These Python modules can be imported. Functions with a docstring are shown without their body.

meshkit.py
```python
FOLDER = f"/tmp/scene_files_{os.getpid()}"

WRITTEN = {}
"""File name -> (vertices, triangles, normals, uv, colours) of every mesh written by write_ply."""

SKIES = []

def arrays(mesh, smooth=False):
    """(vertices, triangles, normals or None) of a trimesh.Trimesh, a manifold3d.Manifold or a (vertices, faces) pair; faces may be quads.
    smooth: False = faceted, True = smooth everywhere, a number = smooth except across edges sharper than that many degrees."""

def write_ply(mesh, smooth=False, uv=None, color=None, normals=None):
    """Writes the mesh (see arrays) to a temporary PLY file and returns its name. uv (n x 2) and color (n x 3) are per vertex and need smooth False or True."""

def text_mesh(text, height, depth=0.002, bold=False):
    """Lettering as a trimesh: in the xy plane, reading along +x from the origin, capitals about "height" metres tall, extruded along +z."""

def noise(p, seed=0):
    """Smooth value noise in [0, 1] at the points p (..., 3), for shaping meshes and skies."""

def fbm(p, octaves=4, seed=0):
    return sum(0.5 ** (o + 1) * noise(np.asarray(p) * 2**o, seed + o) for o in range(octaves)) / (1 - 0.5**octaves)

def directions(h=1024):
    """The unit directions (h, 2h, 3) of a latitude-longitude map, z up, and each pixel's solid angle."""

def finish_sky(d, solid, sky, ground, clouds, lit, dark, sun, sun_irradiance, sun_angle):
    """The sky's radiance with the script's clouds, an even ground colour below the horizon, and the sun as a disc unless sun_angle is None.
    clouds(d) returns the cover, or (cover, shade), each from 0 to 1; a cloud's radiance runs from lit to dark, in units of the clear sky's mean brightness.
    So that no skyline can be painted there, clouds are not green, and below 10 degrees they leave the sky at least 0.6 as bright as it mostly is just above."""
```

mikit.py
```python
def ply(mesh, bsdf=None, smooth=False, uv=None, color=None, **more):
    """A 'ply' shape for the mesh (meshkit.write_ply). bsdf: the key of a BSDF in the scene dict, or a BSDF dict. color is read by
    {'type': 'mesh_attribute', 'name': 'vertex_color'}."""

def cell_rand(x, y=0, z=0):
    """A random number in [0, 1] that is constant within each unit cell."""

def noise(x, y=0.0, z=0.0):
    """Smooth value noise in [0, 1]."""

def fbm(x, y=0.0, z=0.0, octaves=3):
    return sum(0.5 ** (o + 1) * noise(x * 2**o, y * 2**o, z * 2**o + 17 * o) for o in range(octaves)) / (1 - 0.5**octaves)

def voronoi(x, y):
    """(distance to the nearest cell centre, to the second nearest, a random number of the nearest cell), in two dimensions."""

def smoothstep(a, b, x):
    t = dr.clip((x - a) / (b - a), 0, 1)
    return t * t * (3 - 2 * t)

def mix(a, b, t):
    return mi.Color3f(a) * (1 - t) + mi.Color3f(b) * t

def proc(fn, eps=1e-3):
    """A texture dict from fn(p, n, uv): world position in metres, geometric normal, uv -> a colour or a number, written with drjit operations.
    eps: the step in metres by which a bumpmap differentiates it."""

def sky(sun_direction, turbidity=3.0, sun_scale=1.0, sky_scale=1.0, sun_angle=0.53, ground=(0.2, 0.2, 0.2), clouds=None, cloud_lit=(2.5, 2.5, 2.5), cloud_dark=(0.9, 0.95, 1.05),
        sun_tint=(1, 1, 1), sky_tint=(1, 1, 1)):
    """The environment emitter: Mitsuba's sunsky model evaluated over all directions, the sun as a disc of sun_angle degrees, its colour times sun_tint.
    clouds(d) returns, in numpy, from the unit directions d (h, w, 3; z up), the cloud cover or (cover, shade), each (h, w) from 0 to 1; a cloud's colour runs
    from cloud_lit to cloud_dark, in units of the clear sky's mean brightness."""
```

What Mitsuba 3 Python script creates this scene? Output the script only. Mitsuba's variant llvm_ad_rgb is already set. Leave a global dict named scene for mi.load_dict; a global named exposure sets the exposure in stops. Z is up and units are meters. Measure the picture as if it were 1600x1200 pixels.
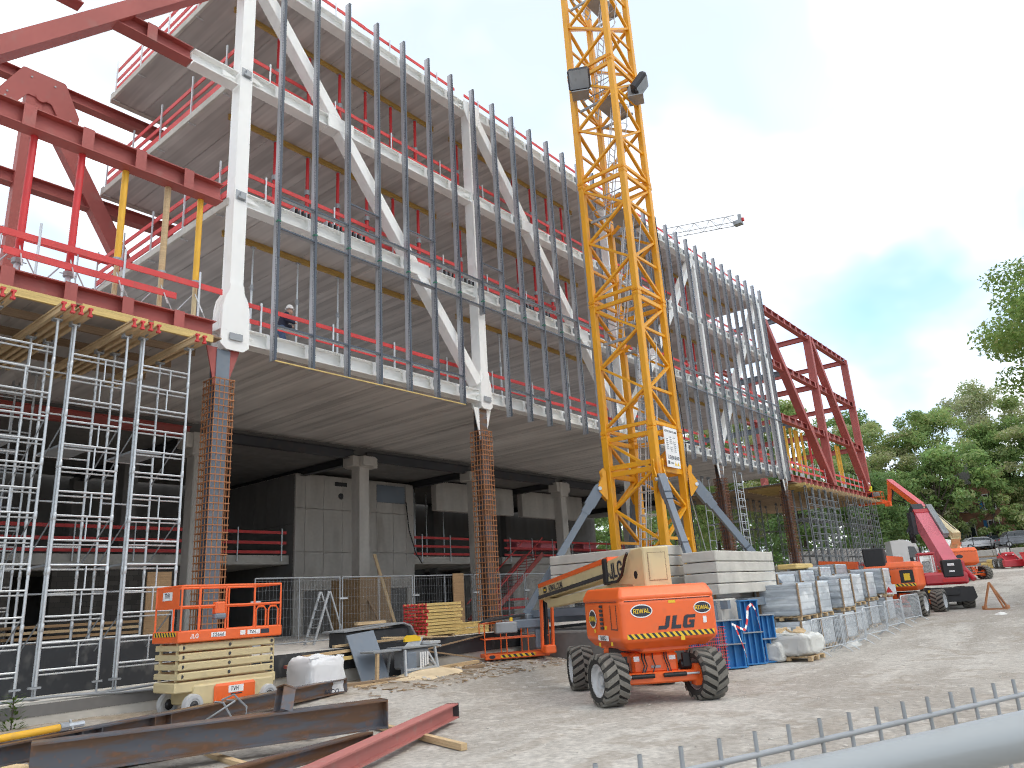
import math, random
import numpy as np, trimesh, mitsuba as mi, mikit, meshkit
import drjit as dr
from mikit import noise, fbm, voronoi, cell_rand, smoothstep, mix
random.seed(7); RNG = np.random.default_rng(7)
T4 = mi.ScalarTransform4f
scene, labels = {'type': 'scene'}, {}
# ---------------------------------------------------------------- camera
YAW, PITCH, ROLL, EYE = math.radians(38.72), math.radians(16.156), math.radians(-3.475), np.array([0, 0, 2.2])
_f = np.array([math.cos(PITCH) * math.cos(YAW), math.cos(PITCH) * math.sin(YAW), math.sin(PITCH)])
_r = np.cross(_f, [0, 0, 1]); _r /= np.linalg.norm(_r); _u = np.cross(_r, _f)
_up = -math.sin(ROLL) * _r + math.cos(ROLL) * _u
scene['camera'] = {'type': 'perspective', 'fov': 68.74, 'fov_axis': 'x', 'near_clip': 0.05, 'far_clip': 3000.0,
                   'to_world': T4().look_at(origin=EYE.tolist(), target=(EYE + _f).tolist(), up=_up.tolist())}
# ---------------------------------------------------------------- sky, sun, exposure
exposure = 1.85
def clouds(d):
    """bright broken overcast, thinner with pale blue gaps low in the east (over the trees)"""
    z = np.maximum(d[..., 2], 0.02); az = np.degrees(np.arctan2(d[..., 1], d[..., 0])); el = np.degrees(np.arcsin(np.clip(d[..., 2], -1, 1)))
    q = np.stack([d[..., 0] / (z + .35), d[..., 1] / (z + .35), z * 0], -1)
    n = meshkit.fbm(q * np.array([1.7, 3.4, 1]) + [3.1, 7.7, 0], 5, 3); n2 = meshkit.fbm(q * 4.0 + [1.3, 2.2, 0], 5, 11)
    e2 = el + .35 * (az - 6)                                        # the gaps slant down to the left
    gap = np.exp(-((e2 - 20.5) / 4.6) ** 2) * np.clip((24 - az) / 14, 0, 1) + .45 * np.exp(-((e2 - 13) / 3) ** 2) * np.clip((22 - az) / 14, 0, 1)
    gap *= np.clip((az + 60) / 40, 0, 1)
    hole = np.clip((n - .46) / .22, 0, 1) * .20 + gap * np.clip(.62 + (n + .6 * n2 - .70) / .40, 0, 1) * .68
    shade = np.clip((.6 * n2 + .4 * n - .40) / .22, 0, 1) * .85 + .30 * np.exp(-((el - 12) / 12) ** 2)
    return np.clip(1 - hole, 0, 1), np.clip(shade, 0, 1)
scene['sky_light'] = mikit.sky((0.10, -0.66, 0.74), turbidity=3, sun_scale=0.13, sky_scale=2.6, sun_angle=18, ground=(.3, .29, .27), clouds=clouds,
                               sky_tint=(.85, 1.0, 1.12), cloud_lit=(1.70, 1.72, 1.73), cloud_dark=(.98, 1.10, 1.19))
# ---------------------------------------------------------------- materials
def bs(name, rgb, rough=.6, metal=0.0, spec=.5, cc=0.0, bump=None, scale=1.0):
    tex = rgb if isinstance(rgb, dict) else {'type': 'rgb', 'value': list(rgb)}
    b = {'type': 'principled', 'base_color': tex, 'roughness': rough, 'metallic': metal, 'specular': spec}
    if cc: b.update(clearcoat=cc, clearcoat_gloss=.8)
    if bump is not None: b = {'type': 'bumpmap', 'arbitrary': bump, 'scale': scale, 'bsdf': b}
    scene[name] = {'type': 'twosided', 'bsdf': b}
    return name
def worn(rgb, amt=.22, f=2.0, dirt=(.25, .21, .17), d=.25):
    """paint with a slow tone drift and some dirt patches"""
    rgb, dirt = list(rgb), list(dirt)
    def fn(p, n, uv):
        a = noise(p.x * f, p.y * f, p.z * f)
        b = fbm(p.x * f * 4 + 5, p.y * f * 4, p.z * f * 2.2)
        c = mi.Color3f(rgb) * (1 - amt * .5 + amt * a)
        return mix(c, dirt, smoothstep(.55, .85, b) * d)
    return mikit.proc(fn)
def streaky(rgb, amt=.3, f=(2.5, 2.5, .35), stain=(.2, .17, .13), s=.3):
    rgb, stain = list(rgb), list(stain)
    def fn(p, n, uv):
        a = fbm(p.x * f[0], p.y * f[1], p.z * f[2])
        b = fbm(p.x * 9, p.y * 9, p.z * 9, 2)
        c = mi.Color3f(rgb) * (1 - amt * .5 + amt * a) * (.92 + .16 * b)
        return mix(c, stain, smoothstep(.56, .8, fbm(p.x * 1.1 + 9, p.y * 1.1, p.z * .5)) * s)
    return mikit.proc(fn)
def soff(p, n, uv):      # boarded underside, streaks along y
    st = fbm(p.x * 7, p.y * .35, p.z, 3)
    pl = cell_rand(dr.floor(p.x / .3), dr.floor(p.z), dr.floor(p.x * .17))
    bl = fbm(p.x * .5 + 3, p.y * .6, p.z, 3)
    g = .62 + .46 * st + .28 * pl
    return mi.Color3f([.46, .435, .42]) * g * (.78 + .44 * bl)
def soffb(p, n, uv):
    k = p.x / .3
    t = dr.abs(k - dr.floor(k) - .5)
    return .012 * smoothstep(.36, .5, t) + .004 * fbm(p.x * 20, p.y * 3, 0, 2)
def groundc(p, n, uv):
    a = fbm(p.x * .16, p.y * .22, 0, 4)
    b = fbm(p.x * 1.3 + 7, p.y * 1.7, 1, 4)
    c = fbm(p.x * 14, p.y * 14, 2, 3)
    trk = fbm(p.x * .22 + 3 + p.y * .1, p.y * 1.5 - p.x * .12, 3, 3)
    col = mix([.325, .305, .28], [.44, .425, .40], smoothstep(.35, .65, a * .6 + trk * .4))
    col = mix(col, [.23, .195, .16], smoothstep(.50, .68, b) * .42 * smoothstep(.40, .60, trk))
    col = mix(col, [.50, .485, .46], smoothstep(.62, .78, fbm(p.x * 3 + 1, p.y * 3, 4, 3)) * .5)
    col = mix(col, [.29, .235, .17], smoothstep(14.0, 16.2, p.y) * .7 * smoothstep(.3, .6, b))
    return col * mi.Color3f([1.02, 1.0, .97]) * (.66 + .50 * c)
def groundb(p, n, uv):
    return .045 * fbm(p.x * 3, p.y * 3, 0, 4) + .02 * fbm(p.x * 22, p.y * 22, 5, 2)
def rustc(p, n, uv):
    a = fbm(p.x * 1.2, p.y * 3, p.z * 7 + 2, 5)
    b = fbm(p.x * 14, p.y * 14, p.z * 14, 2)
    return mix(mix([.135, .14, .16], [.18, .105, .065], smoothstep(.36, .62, a)), [.27, .13, .07], smoothstep(.58, .78, b) * .4)
def woodf(rgb, k=1.0):
    rgb = list(rgb)
    def fn(p, n, uv):
        a = fbm(p.x * 2 + p.z * 23, p.y * 2 + p.z * 17, p.z * 31, 3)
        b = fbm(p.x * 25, p.y * 25, p.z * 60, 2)
        return mi.Color3f(rgb) * (.62 + .5 * a + .26 * b) * k
    return mikit.proc(fn)
def galv(p, n, uv):
    a = fbm(p.x * 18, p.y * 18, p.z * 18, 2); b = noise(p.x * 2, p.y * 2, p.z * 1.2)
    return mi.Color3f([.58, .61, .635]) * (.76 + .26 * a + .22 * b)
def blockf(p, n, uv):
    r = cell_rand(dr.floor(p.z / .2), dr.floor((p.x + p.y) / .4 + .5 * dr.floor(p.z / .2)), 1)
    u = (p.x + p.y) / .4 + .5 * dr.floor(p.z / .2); v = p.z / .2
    j = dr.maximum(smoothstep(.46, .5, dr.abs(u - dr.floor(u) - .5)), smoothstep(.44, .5, dr.abs(v - dr.floor(v) - .5)))
    return mix(mi.Color3f([.10, .09, .08]) * (.8 + .5 * r), [.05, .05, .05], j)
def wrapf(p, n, uv):
    a = fbm(p.x * 1.1, p.y * 1.1, p.z * 2.5, 2); b = fbm(p.x * 5, p.y * 5, p.z * 9, 3)
    k = p.z / .23; t = smoothstep(.34, .5, dr.abs(k - dr.floor(k) - .5))
    c = mix([.40, .44, .48], [.60, .64, .67], smoothstep(.35, .65, a * .75 + b * .25))
    c = mix(c, [.80, .82, .84], smoothstep(.62, .74, fbm(p.x * 2.2 + p.z * 2, p.y * 2.2 - p.z, p.z * 2.2, 3)) * .6)
    return c * (1 - .22 * t)
def wrapb(p, n, uv):
    return .018 * fbm(p.x * 3, p.y * 3, p.z * 6, 3)
W = bs('mat_white_steel', worn([.83, .835, .82], .08, .7, (.5, .46, .40), .14), .42)
RED = bs('mat_red_primer', worn([.36, .085, .075], .25, .9, (.30, .16, .14), .4), .55)
DRED = bs('mat_dusty_red', worn([.40, .15, .135], .25, 2, (.34, .24, .21), .5), .6)
PIPE = bs('mat_pipe', worn([.40, .425, .435], .25, 6, (.30, .29, .27), .5), .48, .35)
RAIL = bs('mat_red_board', worn([.62, .055, .055], .3, 2, (.35, .1, .09), .4), .55)
PROPR = bs('mat_red_prop', worn([.60, .035, .04], .2, 2, (.3, .1, .09), .3), .45)
YEL = bs('mat_yellow_paint', worn([.76, .42, .035], .2, 2, (.3, .22, .1), .25), .5)
CRN = bs('mat_crane_yellow', worn([.76, .345, .010], .16, 1.0, (.35, .25, .12), .22), .42, cc=.2)
BLUEG = bs('mat_bluegrey_steel', worn([.17, .205, .25], .2, 1, (.25, .24, .22), .3), .45)
MUL = bs('mat_mullion', worn([.42, .435, .46], .12, 1, (.3, .3, .3), .15), .38, .35)
GAS = bs('mat_mullion_face', [.06, .075, .10], .22)
SCF = bs('mat_scaffold_dull', worn([.23, .245, .26], .3, 2, (.15, .15, .14), .3), .5, .3)
GREEN = bs('mat_green_clip', [.01, .16, .09], .5)
GALV = bs('mat_galvanised', mikit.proc(galv), .38, .45)
GALVD = bs('mat_galvanised_dull', worn([.33, .35, .37], .3, 2, (.2, .2, .19), .3), .5, .3)
CON = bs('mat_concrete', streaky([.46, .435, .40], .4), .85)
CONL = bs('mat_concrete_pale', streaky([.52, .50, .455], .35, (1.5, 1.5, .5), (.3, .28, .24), .5), .85)
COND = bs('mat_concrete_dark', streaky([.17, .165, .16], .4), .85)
SOF = bs('mat_soffit', mikit.proc(soff), .85, bump=mikit.proc(soffb, 4e-3))
GRD = bs('mat_ground', mikit.proc(groundc), .95, spec=.2, bump=mikit.proc(groundb, 6e-3))
RUST = bs('mat_rusty_steel', mikit.proc(rustc), .36, .35)
REBAR = bs('mat_rebar', worn([.40, .175, .08], .35, 3, (.22, .10, .05), .5), .8)
REBARD = bs('mat_rebar_dark', worn([.20, .085, .05], .4, 3, (.1, .05, .03), .6), .8)
DARKST = bs('mat_dark_steel', worn([.06, .062, .07], .3, 1, (.12, .08, .06), .4), .5, .3)
WOOD = bs('mat_timber', woodf([.52, .38, .22]), .75)
WOODO = bs('mat_old_timber', woodf([.29, .20, .125]), .8)
WOODY = bs('mat_yellow_timber', woodf([.60, .44, .17]), .65)
WOODB = bs('mat_brown_timber', woodf([.40, .25, .07]), .65)
PLY = bs('mat_plywood', woodf([.33, .21, .11]), .7)
MEMB = bs('mat_membrane', worn([.035, .038, .043], .5, 1.5, (.14, .14, .135), .5), .45)
ORG = bs('mat_lift_orange', worn([.82, .135, .025], .12, 1.5, (.35, .15, .08), .15), .33, cc=.5)
CRM = bs('mat_lift_cream', worn([.60, .50, .285], .15, 1.5, (.35, .29, .2), .25), .42, cc=.2)
TEL = bs('mat_telehandler_red', worn([.52, .03, .045], .15, 1.5, (.35, .1, .09), .2), .3, cc=.5)
PINK = bs('mat_faded_red', worn([.78, .20, .25], .12, 1.5, (.5, .2, .2), .2), .4)
TYR = bs('mat_tyre_groove', [.035, .034, .032], .9)
TRD = bs('mat_tyre_tread', worn([.175, .165, .145], .35, 3, (.09, .085, .08), .5), .9)
BLK = bs('mat_black', [.018, .018, .02], .45)
WHT = bs('mat_white_paint', worn([.72, .72, .71], .08, 1, (.5, .48, .44), .15), .4)
RIM = bs('mat_rim', worn([.50, .51, .52], .2, 4, (.3, .27, .23), .4), .5)
YDEC = bs('mat_decal_yellow', [.80, .52, .03], .4)
WDEC = bs('mat_decal_white', [.8, .8, .8], .4)
BDEC = bs('mat_decal_dark', [.03, .035, .05], .4)
RDEC = bs('mat_decal_red', [.6, .03, .03], .4)
BLUF = bs('mat_blue_formwork', worn([.035, .20, .47], .2, 2, (.2, .25, .3), .3), .5)
WRAP = bs('mat_plastic_wrap', mikit.proc(wrapf), .22, cc=.4, bump=mikit.proc(wrapb, 8e-3))
FILM = bs('mat_plastic_film', worn([.58, .58, .55], .2, 2, (.4, .38, .34), .4), .3, bump=mikit.proc(wrapb, 8e-3))
BAG = bs('mat_bag', worn([.74, .75, .76], .12, 4, (.5, .5, .5), .2), .7)
BLOCK = bs('mat_blockwork', mikit.proc(blockf), .9)
DUST = bs('mat_sawdust', worn([.60, .49, .33], .2, 3, (.4, .3, .2), .3), .95)
GLS = bs('mat_dark_glass', [.03, .04, .05], .06, spec=.8)
scene['mat_pane'] = {'type': 'thindielectric', 'int_ior': 1.5}
SKIN = bs('mat_skin', [.45, .27, .2], .6)
HIVIS = bs('mat_hivis', [.72, .72, .03], .7)
NAVY = bs('mat_navy_cloth', [.02, .025, .05], .8)
JEAN = bs('mat_denim', [.06, .10, .19], .8)
BARK = bs('mat_bark', woodf([.075, .06, .048]), .9)
CARG = bs('mat_car_grey', [.16, .17, .19], .25, .5, cc=.8)
CARW = bs('mat_car_silver', [.55, .56, .58], .25, .3, cc=.8)
BRICK = bs('mat_brick', worn([.30, .15, .10], .3, 2), .85)
scene['mat_leaf'] = {'type': 'principledthin', 'base_color': {'type': 'mesh_attribute', 'name': 'vertex_color'}, 'roughness': .55, 'diff_trans': .9, 'spec_trans': 0.0}
LEAF = 'mat_leaf'
# ---------------------------------------------------------------- mesh helpers: a mesh is a (vertices, triangles) pair
_BF = np.array([[0, 2, 1], [1, 2, 3], [4, 5, 6], [5, 7, 6], [0, 1, 4], [1, 5, 4], [2, 6, 3], [3, 6, 7], [0, 4, 2], [2, 4, 6], [1, 3, 5], [3, 7, 5]])
def BB(x0, x1, y0, y1, z0, z1):
    return np.array([[x, y, z] for z in (z0, z1) for y in (y0, y1) for x in (x0, x1)], float), _BF
def BX(c, s): return BB(c[0] - s[0] / 2, c[0] + s[0] / 2, c[1] - s[1] / 2, c[1] + s[1] / 2, c[2] - s[2] / 2, c[2] + s[2] / 2)
def M(*ms):
    ms = [m for m in ms if m is not None]
    o = np.cumsum([0] + [len(m[0]) for m in ms])
    return np.vstack([m[0] for m in ms]), np.vstack([m[1] + k for m, k in zip(ms, o)])
def hull(pts):
    h = trimesh.convex.convex_hull(np.asarray(pts, float)); return np.array(h.vertices), np.array(h.faces)
def CB(x0, x1, y0, y1, z0, z1, c=.02):
    """chamfered box"""
    P = []
    for x, sx in ((x0, 1), (x1, -1)):
        for y, sy in ((y0, 1), (y1, -1)):
            for z, sz in ((z0, 1), (z1, -1)):
                P += [[x + sx * c, y + sy * c, z], [x + sx * c, y, z + sz * c], [x, y + sy * c, z + sz * c]]
    return hull(P)
def frame(p, q, up=(0, 0, 1)):
    p, q = np.asarray(p, float), np.asarray(q, float)
    t = q - p; L = np.linalg.norm(t); t = t / L
    up = np.asarray(up, float)
    if abs(t @ up) > .98 * np.linalg.norm(up): up = np.array([1., 0, 0]) if abs(t[0]) < .9 else np.array([0, 1., 0])
    s = np.cross(t, up); s /= np.linalg.norm(s)
    return p, t, s, np.cross(s, t), L
def bar(p, q, w, h, up=(0, 0, 1), ow=0, oh=0):
    """box from p to q, w across and h along up, shifted by (ow, oh) in its section"""
    p, t, s, u, L = frame(p, q, up)
    v = np.array([p + t * (L * c) + s * (ow + b * w / 2) + u * (oh + a * h / 2) for a in (-1, 1) for b in (-1, 1) for c in (0, 1)])
    return v, _BF
def ibar(p, q, h, b, tf=.02, tw=.014, up=(0, 0, 1)):
    return M(bar(p, q, b, tf, up, 0, h / 2 - tf / 2), bar(p, q, b, tf, up, 0, -h / 2 + tf / 2), bar(p, q, tw, h - 2 * tf, up))
def tube(p, q, r, n=6, r2=None):
    p, t, s, u, L = frame(p, q)
    a = np.arange(n) * 2 * np.pi / n
    ring = np.cos(a)[:, None] * s + np.sin(a)[:, None] * u
    v = np.vstack([p + ring * r, p + t * L + ring * (r if r2 is None else r2)])
    i = np.arange(n); j = (i + 1) % n
    f = [np.stack([i, j, i + n], 1), np.stack([j, j + n, i + n], 1)]
    k = np.arange(1, n - 1)
    f += [np.stack([k * 0, k + 1, k], 1), np.stack([k * 0 + n, k + n, k + 1 + n], 1)]
    return v, np.vstack(f)
def ptube(pts, r, n=6):
    pts = np.asarray(pts, float); r = np.broadcast_to(r, (len(pts),))
    t = np.gradient(pts, axis=0); t /= np.linalg.norm(t, axis=1, keepdims=True) + 1e-9
    a = np.cross(t, [.13, .31, .94]); bad = np.linalg.norm(a, axis=1) < .1
    a[bad] = np.cross(t[bad], [1, 0, 0]); a /= np.linalg.norm(a, axis=1, keepdims=True); b = np.cross(t, a)
    g = np.arange(n) * 2 * np.pi / n
    v = (pts[:, None] + r[:, None, None] * (np.cos(g)[None, :, None] * a[:, None] + np.sin(g)[None, :, None] * b[:, None])).reshape(-1, 3)
    f = []
    for i in range(len(pts) - 1):
        for j in range(n):
            k = (j + 1) % n
            f += [[i * n + j, i * n + k, i * n + n + j], [i * n + k, i * n + n + k, i * n + n + j]]
    e = (len(pts) - 1) * n
    for j in range(1, n - 1): f += [[0, j + 1, j], [e, e + j, e + j + 1]]
    return v, np.array(f)
def ext(poly, t, o=(0, 0, 0), ex=(1, 0, 0), ey=(0, 1, 0)):
    """polygon (2-d points) in the plane o + x ex + y ey, thickened by t along ex x ey"""
    from shapely.geometry import Polygon
    m = trimesh.creation.extrude_polygon(Polygon(poly), t, engine='earcut')
    ex, ey = np.asarray(ex, float), np.asarray(ey, float); ez = np.cross(ex, ey)
    v = np.asarray(o) + m.vertices @ np.vstack([ex, ey, ez])
    return v, np.array(m.faces)
def rbox(x0, x1, y0, y1, z0, z1, r, sub=2):
    s = trimesh.creation.icosphere(sub, r).vertices
    return hull(np.vstack([s + [x, y, z] for x in (x0 + r, x1 - r) for y in (y0 + r, y1 - r) for z in (z0 + r, z1 - r)]))
def lathe(prof, n=24, axis='y'):
    prof = np.asarray(prof, float); a = np.arange(n) * 2 * np.pi / n
    v = np.array([[r * math.cos(k), y, r * math.sin(k)] if axis == 'y' else [r * math.cos(k), r * math.sin(k), y] for k in a for r, y in prof])
    m = len(prof); f = []
    for i in range(n):
        j = (i + 1) % n
        for k in range(m - 1):
            q = [i * m + k, i * m + k + 1, j * m + k + 1, j * m + k]
            f += [[q[0], q[1], q[2]], [q[0], q[2], q[3]]]
    return v, np.array(f)
def mv(m, d): return m[0] + np.asarray(d, float), m[1]
def rot(m, deg, axis=(0, 0, 1), o=(0, 0, 0)):
    R = trimesh.transformations.rotation_matrix(math.radians(deg), axis)[:3, :3]
    return (m[0] - o) @ R.T + o, m[1]
def text(s, h, o, ex, ey, depth=.006, bold=True, center=True):
    m = meshkit.text_mesh(s, h, depth, bold); v = np.array(m.vertices)
    if center: v[:, 0] -= (v[:, 0].min() + v[:, 0].max()) / 2; v[:, 1] -= h / 2
    ex, ey = np.asarray(ex, float), np.asarray(ey, float)
    return np.asarray(o) + v @ np.vstack([ex, ey, np.cross(ex, ey)]), np.array(m.faces)
def oval(rx, ry, t, o, ex, ey, n=28):
    a = np.arange(n) * 2 * np.pi / n
    return ext(np.stack([rx * np.cos(a), ry * np.sin(a)], 1), t, o, ex, ey)
# ---------------------------------------------------------------- object helpers
_count = {}
def numbered(key):
    n = _count.get(key, 0); _count[key] = n + 1
    return key if n == 0 else f'{key}_{n:03d}'
def thing(name, label=None, cat=None, group=None, kind=None):
    k = numbered(name); d = {}
    if label: d['label'] = label
    if cat: d['category'] = cat
    if group: d['group'] = group
    if kind: d['kind'] = kind
    labels[k] = d
    return k
def part(root, name, mesh, mat, smooth=False, label=None, kind=None, T=None, **kw):
    k = numbered(root + '__' + name)
    d = mesh if isinstance(mesh, dict) else mikit.ply(mesh, mat, smooth, **kw)
    scene[k] = d if T is None else {**d, 'to_world': T}
    if label or kind: labels[k] = {a: b for a, b in (('label', label), ('kind', kind)) if b}
    return k
def solo(name, label, cat, mesh, mat, group=None, kind=None, smooth=False, T=None, **kw):
    k = thing(name, label, cat, group, kind)
    d = mesh if isinstance(mesh, dict) else mikit.ply(mesh, mat, smooth, **kw)
    scene[k] = d if T is None else {**d, 'to_world': T}
    return k
ORD = ['first', 'second', 'third', 'fourth', 'fifth', 'sixth', 'seventh', 'eighth', 'ninth', 'tenth', 'eleventh', 'twelfth', 'thirteenth']
def at(x, y, z=0.0, deg=0.0): return T4().translate([x, y, z]).rotate([0, 0, 1], deg)
# ---------------------------------------------------------------- ground
_gx = [-60, 28, 37, 45, 55, 66, 90, 125, 400]; _gz = [0, 0, .48, .62, 1.1, 1.78, 2.5, 3.6, 5.0]
def sst(a, b, x):
    t = np.clip((x - a) / (b - a), 0, 1); return t * t * (3 - 2 * t)
def gz(x, y):
    x, y = np.asarray(x, float), np.asarray(y, float)
    z = np.interp(x, _gx, _gz)
    z = z + .34 * sst(11.5, 16.8, y) * (1 - sst(22, 27, x)) - 1.0 * sst(-12, -60, y) * 0
    return z + .5 * sst(60, 130, x) * sst(0, -30, y)
def gzn(x, y):
    p = np.stack([x, y, np.zeros_like(x)], -1)
    near = np.exp(-(np.maximum(0, np.hypot(x, y) - 25) / 25) ** 2)
    heap = .10 * sst(14.2, 16.8, y) * meshkit.fbm(p * [1.1, 1.1, 1] + 40, 4, 9) * (x < 27)
    return gz(x, y) + near * (.07 * (meshkit.fbm(p * .45, 3, 2) - .5) + .035 * (meshkit.fbm(p * 2.3, 3, 5) - .5)) + heap
def grid(xs, ys, zf):
    X, Y = np.meshgrid(xs, ys, indexing='ij'); Z = zf(X, Y)
    v = np.stack([X, Y, Z], -1).reshape(-1, 3); n, m = len(xs), len(ys)
    i, j = np.meshgrid(np.arange(n - 1), np.arange(m - 1), indexing='ij'); a = (i * m + j).ravel()
    return v, np.vstack([np.stack([a, a + m, a + m + 1], 1), np.stack([a, a + m + 1, a + 1], 1)])
gxs = np.concatenate([np.linspace(-60, 0, 16)[:-1], np.arange(0, 30, .16), np.arange(30, 70, .6), np.linspace(70, 420, 50)])
gys = np.concatenate([np.linspace(-220, -4, 30)[:-1], np.arange(-4, 17.4, .16), np.linspace(17.5, 60, 16), np.linspace(70, 330, 20)])
scene['ground'] = mikit.ply(grid(gxs, gys, gzn), GRD, True); labels['ground'] = {'kind': 'structure'}
# loose stones and crumbs on the dirt
def stones(n, xr, yr, s0, s1, seed):
    r = np.random.default_rng(seed); base = trimesh.creation.icosahedron(); bv, bf = np.array(base.vertices), np.array(base.faces)
    x, y = r.uniform(*xr, n), r.uniform(*yr, n); s = s0 * (s1 / s0) ** (r.random(n) ** 2.2)
    v = bv[None] * (1 + .5 * (r.random((n, 12, 1)) - .5)) * s[:, None, None] * r.uniform(.5, 1.3, (n, 1, 3)) * [1, 1, .6]
    v = v + np.stack([x, y, gzn(x, y) + s * .1], -1)[:, None]
    return v.reshape(-1, 3), (bf[None] + (np.arange(n) * 12)[:, None, None]).reshape(-1, 3)
solo('gravel', 'small grey stones scattered over the dusty ground', 'gravel', M(stones(2600, (4, 30), (-1, 15.5), .008, .035, 1), stones(900, (15, 27), (14.8, 17.1), .015, .09, 2)), CON, kind='stuff')
# ---------------------------------------------------------------- the unfinished building
B = thing('unfinished_building', 'unfinished four storey building with white steel truss front, grey facade posts and bare concrete floors', 'building')
CX = [10.7, 21.5, 32.3, 43.1, 53.9]; LV = [9.76, 14.14, 18.5, 22.9]; YF = 18.62
rng = np.random.default_rng(5)
for k, z in enumerate(LV):          # floor planks, 1.2 m wide, running back from the front
    x = -3.8 if k == 0 else 10.55; i = 0
    while x < 54.1:
        d = rng.uniform(0, .012)
        part(B, 'floor_plank', BB(x + .008, min(x + 1.192, 54.2), 19.08, 28.5 if k else 28.6, z + .03 + d, z + .24 + (.1 if k == 3 else 0) + (.1 if k == 0 else 0)), SOF)
        x += 1.2; i += 1
    if k: part(B, 'slab_edge', BB(10.45, 10.545, 18.9, 28.6, z, z + .24), CONL)
# edge beams with stiffener plates every 1.35 m
clip = mikit.ply(M(BB(-.10, .10, 0, .02, -.13, .13), BB(-.06, .06, -.05, 0, -.1, .1)), GALVD)
stf = mikit.ply(BB(-.15, .15, 0, .015, -.215, .215), W)
for k, z in enumerate(LV):
    for b in range(4):
        x0, x1 = CX[b] + .2, CX[b + 1] - .2
        e = part(B, 'edge_beam', M(BB(x0, x1, YF + .03, 19.08, z, z + .025), BB(x0, x1, YF + .03, 19.0, z + .445, z + .47), BB(x0, x1, 18.83, 18.85, z + .025, z + .445)), W)
        for i in range(1, 8):
            xs = CX[b] + 1.35 * i + .12
            s = part(e, 'stiffener_plate', stf, W, T=at(xs - .25, YF + .015, z + .235))
            part(e, 'facade_bracket', clip, GALVD, T=at(xs - .16, YF - .012, z + .25))
        part(e, 'gusset', M(ext([(0, 0), (.55, 0), (0, .25)], .015, (x0, 18.75, z + .22), (1, 0, 0), (0, 0, 1)), ext([(0, 0), (-.55, 0), (0, .25)], .015, (x1, 18.75, z + .22), (1, 0, 0), (0, 0, 1))), W)
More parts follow.
